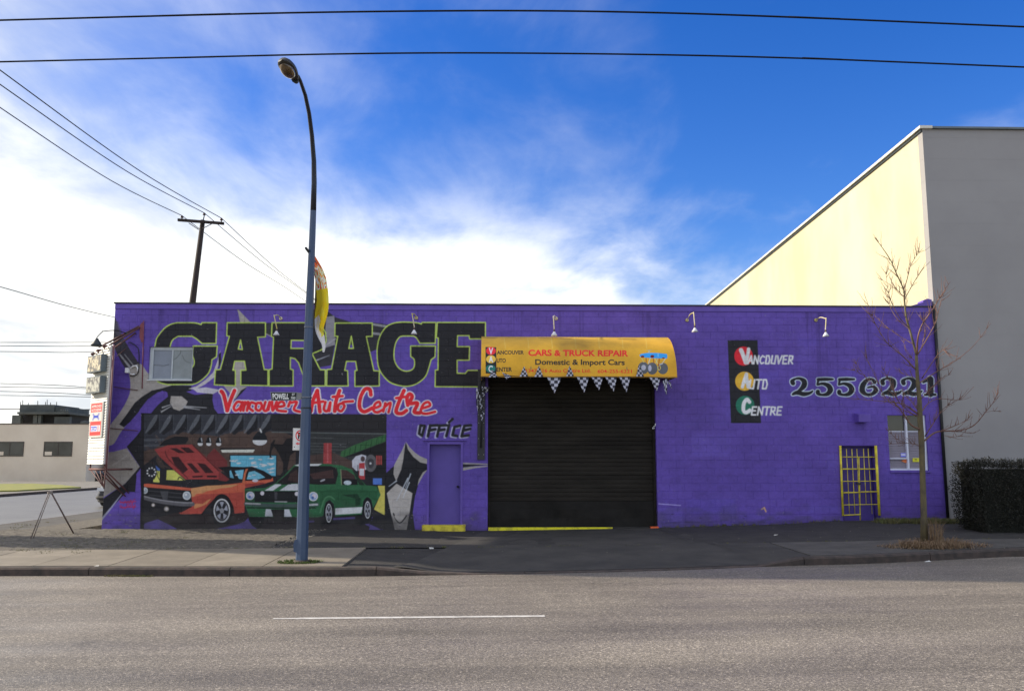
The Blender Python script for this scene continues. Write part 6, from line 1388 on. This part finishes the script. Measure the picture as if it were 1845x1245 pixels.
# grass island
gl = [(0,874),(60,872.5),(105,874),(144,878),(150,881),(90,886),(40,889),(0,890)]
mb = MB(); P = [G(u, v, -.08) for u, v in ((-120,873),(10,872.5),(60,872),(110,874.5),(146,878.5),(100,880.5),(30,884.5),(-120,887))]
mb.prism(P, (0,0,-.15), (0,0,.05)); tag(mb.build('grass_island', mat('yellow_green_grass', (.30,.28,.05), .9, col2=(.17,.19,.05), scale=1.2)), kind='structure')

# ================================================================ parked vehicles glimpsed past the left end of the building
M_tyre = mat('tyre', (.02,.02,.02), .8); M_rim = mat('rim', (.4,.4,.42), .3, .8); M_cgl = mat('car_glass', (.02,.022,.025), .05); M_chr = mat('chrome', (.6,.6,.6), .15, .9)
def loft(mb, secs, smooth=True):
    ids = [[mb.vert(p) for p in s] for s in secs]; n = len(secs[0])
    for a, b in zip(ids, ids[1:]):
        for k in range(n): mb.idx([a[k], a[(k+1) % n], b[(k+1) % n], b[k]], 0, smooth)
    mb.idx(ids[0][::-1]); mb.idx(ids[-1])
def car(name, pos, rz, col, label, cat, L=4.5, Wd=1.8, hood=.86, roof=1.42, prof=None, cabin=(.30,.42,.72,.90), wheel_r=.32, clear=.2):
    """built nose towards -y in its own frame"""
    r = empty(name, (0,0,0), label, cat); m = mat(name+'_paint', col, .25, var=.05, coat=.6)
    def sec(y, w, z0, z1, taper=.9):
        w /= 2; return [Vector((-w, y, z0+.08)), Vector((-w*.92, y, z0)), Vector((w*.92, y, z0)), Vector((w, y, z0+.08)), Vector((w*1.0, y, z0+(z1-z0)*.6)), Vector((w*taper, y, z1)), Vector((-w*taper, y, z1)), Vector((-w, y, z0+(z1-z0)*.6))]
    mb = MB(); P = prof or [(0,.80,clear+.12,hood-.28),(.02,.92,clear,hood-.14),(.08,.98,clear-.02,hood-.06),(.30,1,clear-.02,hood+.04),(.6,1,clear-.02,hood+.06),(.85,1,clear-.02,hood+.06),(.97,.95,clear,hood),(1,.86,clear+.1,hood-.14)]
    loft(mb, [sec(-L/2+a*L, Wd*b, z0, z1) for a, b, z0, z1 in P]); body = mb.build('body', m, r)
    c0, c1, c2, c3 = cabin; mb = MB(); w0, w1 = Wd*.86, Wd*.68
    secs = []
    for a, h, w in ((c0, hood+.02, w0), (c1, roof, w1), (c2, roof, w1), (c3, hood+.03, w0)):
        y = -L/2+a*L; secs.append([Vector((-w0/2, y, hood+.0)), Vector((w0/2, y, hood+.0)), Vector((w/2, y, h)), Vector((-w/2, y, h))])
    loft(mb, secs, False); mb.build('cabin', M_cgl, r)
    mb = MB(); ya, yb = -L/2+c1*L, -L/2+c2*L; mb.box((-w1/2-.02, ya-.04, roof-.02), (w1/2+.02, yb+.04, roof+.03)); mb.build('roof', m, r)
    for sx in (-1, 1):
        mb = MB()
        for a, b in ((c0, c1), (c3, c2)): mb.tube([(sx*w0/2, -L/2+a*L, hood+.02), (sx*w1/2, -L/2+b*L, roof)], .035, 6)
        ym = -L/2+(c1+c2)/2*L; mb.tube([(sx*w0/2, ym, hood+.02), (sx*w1/2, ym, roof)], .03, 6); mb.build('pillar', m, r)
    for y in (-L/2+.18*L, L/2-.2*L):
        for sx in (-1, 1):
            mb = MB(); mb.lathe((sx*(Wd/2-.19), y, wheel_r), [(wheel_r*.6,0),(wheel_r*.97,.01),(wheel_r,.05),(wheel_r,.17),(wheel_r*.95,.21),(wheel_r*.6,.2)], 20, axis=(sx,0,0)); wh = mb.build('wheel', M_tyre, r)
            mb = MB(); mb.lathe((sx*(Wd/2-.19), y, wheel_r), [(wheel_r*.6,.195),(wheel_r*.5,.18),(wheel_r*.2,.2),(.0,.2)], 16, axis=(sx,0,0)); mb.build('rim', M_rim, wh)
    for sx in (-1, 1):
        mb = MB(); mb.box((sx*Wd*.36-.17, -L/2-.012, hood-.27), (sx*Wd*.36+.17, -L/2+.10, hood-.13)); mb.build('headlight', mat('headlight_glass', (.7,.72,.74), .1), r)
        mb = MB(); mb.box((sx*(Wd*.5+.02)-.07, -L/2+c0*L+.15, hood+.06), (sx*(Wd*.5+.02)+.07, -L/2+c0*L+.24, hood+.18)); mb.build('mirror', m, r)
    mb = MB(); mb.box((-Wd*.24, -L/2-.008, hood-.28), (Wd*.24, -L/2+.05, hood-.13)); mb.build('grille', M_tyre, r)
    mb = MB()
    mb.tube([(-Wd*.47, -L/2+.14, clear+.20), (-Wd*.40, -L/2-.05, clear+.20), (Wd*.40, -L/2-.05, clear+.20), (Wd*.47, -L/2+.14, clear+.20)], .075, 8); mb.build('bumper', M_tyre, r)
    r.location = pos; r.rotation_euler = (0, 0, rz); return r
cp = G(172, 914, -.26); pl = cp
car('parked_car', (cp.x+.82, cp.y+2.35, -.256), R(0), (.02,.018,.025), 'dark parked car whose nose shows past the left edge of the mural wall', 'car', L=4.6, Wd=1.8, hood=.95, roof=1.4)
tp_ = G(163, 868, -.26)
car('parked_suv', (tp_.x+1.1, tp_.y+1.6, -.256), R(-58), (.035,.05,.07), 'dark blue off-road vehicle parked by the beige building beyond the sign tower', 'off-road vehicle', L=4.2, Wd=1.85, hood=1.15, roof=1.85, cabin=(.32,.42,.95,.99), wheel_r=.42, clear=.42)
# ================================================================ unseen board added left of the frame to shade the strip before the garage
sd = Vector((SUNH.x, SUNH.y, 0)).normalized(); pe = Vector((-sd.y, sd.x, 0))
if pe.y < 0: pe = -pe
b0 = Vector((-30.0, -22.0, -.26))
def bp_(dd, z, o=0.): return b0+pe*(dd*math.cos(math.atan2(abs(sd.y), abs(sd.x))))+sd*o+Vector((0, 0, z))
BB = empty('shade_board', bp_(23.2, 0), 'tall unseen board added left of the picture to shade the garage front', 'shade_board')
M_bb = mat('shade_board_face', (.35,.34,.32), .6, var=.1)
mb = MB(); mb.prism([bp_(d_, z) for d_, z in ((20.5,14.6),(20.5,21.5),(27.7,21.5),(27.7,13.4),(24.2,13.4),(22.2,10.5))], (0,0,0), sd*.6); mb.build('panel', M_bb, BB)
mb = MB(); mb.prism([bp_(22.25,-.3), bp_(24.15,-.3), bp_(24.15,13.38), bp_(22.25,10.52)], sd*.05, sd*.55); mb.build('shade_board_stem', mat('shade_board_stem_grey', (.3,.29,.27), .8), BB)

# ================================================================ small litter and kerb weeds
random.seed(77)
M_lit = mat('dirty_paper', (.62,.61,.58), .8)
for (u, v, lab) in ((173,1036.5,'crumpled white scrap in the gutter near the left end of the kerb'), (778,990.5,'white scrap on the sidewalk left of the driveway'), (1672,1012.5,'white scrap on the road beyond the tree at the right'), (1396,968,'small pale scrap on the dark verge under the VAC sign')):
    p = Groad(u, v, .0 if v > 1000 else .14); z = Zr(p.x)+.002 if p.y < Yk(p.x) else Zg(p.x, p.y)+.006; mb = MB(); s = .045
    q = [Vector((p.x+random.uniform(-s,s)*1.5, p.y+random.uniform(-s,s), z+random.uniform(0,.035))) for _ in range(6)]
    for a, b, c in ((0,1,2),(0,2,3),(0,3,4),(0,4,5),(1,2,5)): mb.face([q[a], q[b], q[c]])
    tag(mb.build('litter', M_lit), lab, 'litter')
mb = MB()
for _ in range(34):
    p = Groad(random.uniform(190, 275), 1038.5); blades(mb, (p.x, Yk(p.x)-.03, 0), 10, .05, .05, .006, .8, lambda x, y: Zr(x))
for _ in range(60):
    x = random.uniform(-11, 12); blades(mb, (x, back_y+random.uniform(-.02,.05), 0), 8, .07, .045, .005, 1., Zg)
tag(mb.build('kerb_weeds', M_gr), 'small green weeds along the kerb and the sidewalk edge', 'weeds', kind='stuff')
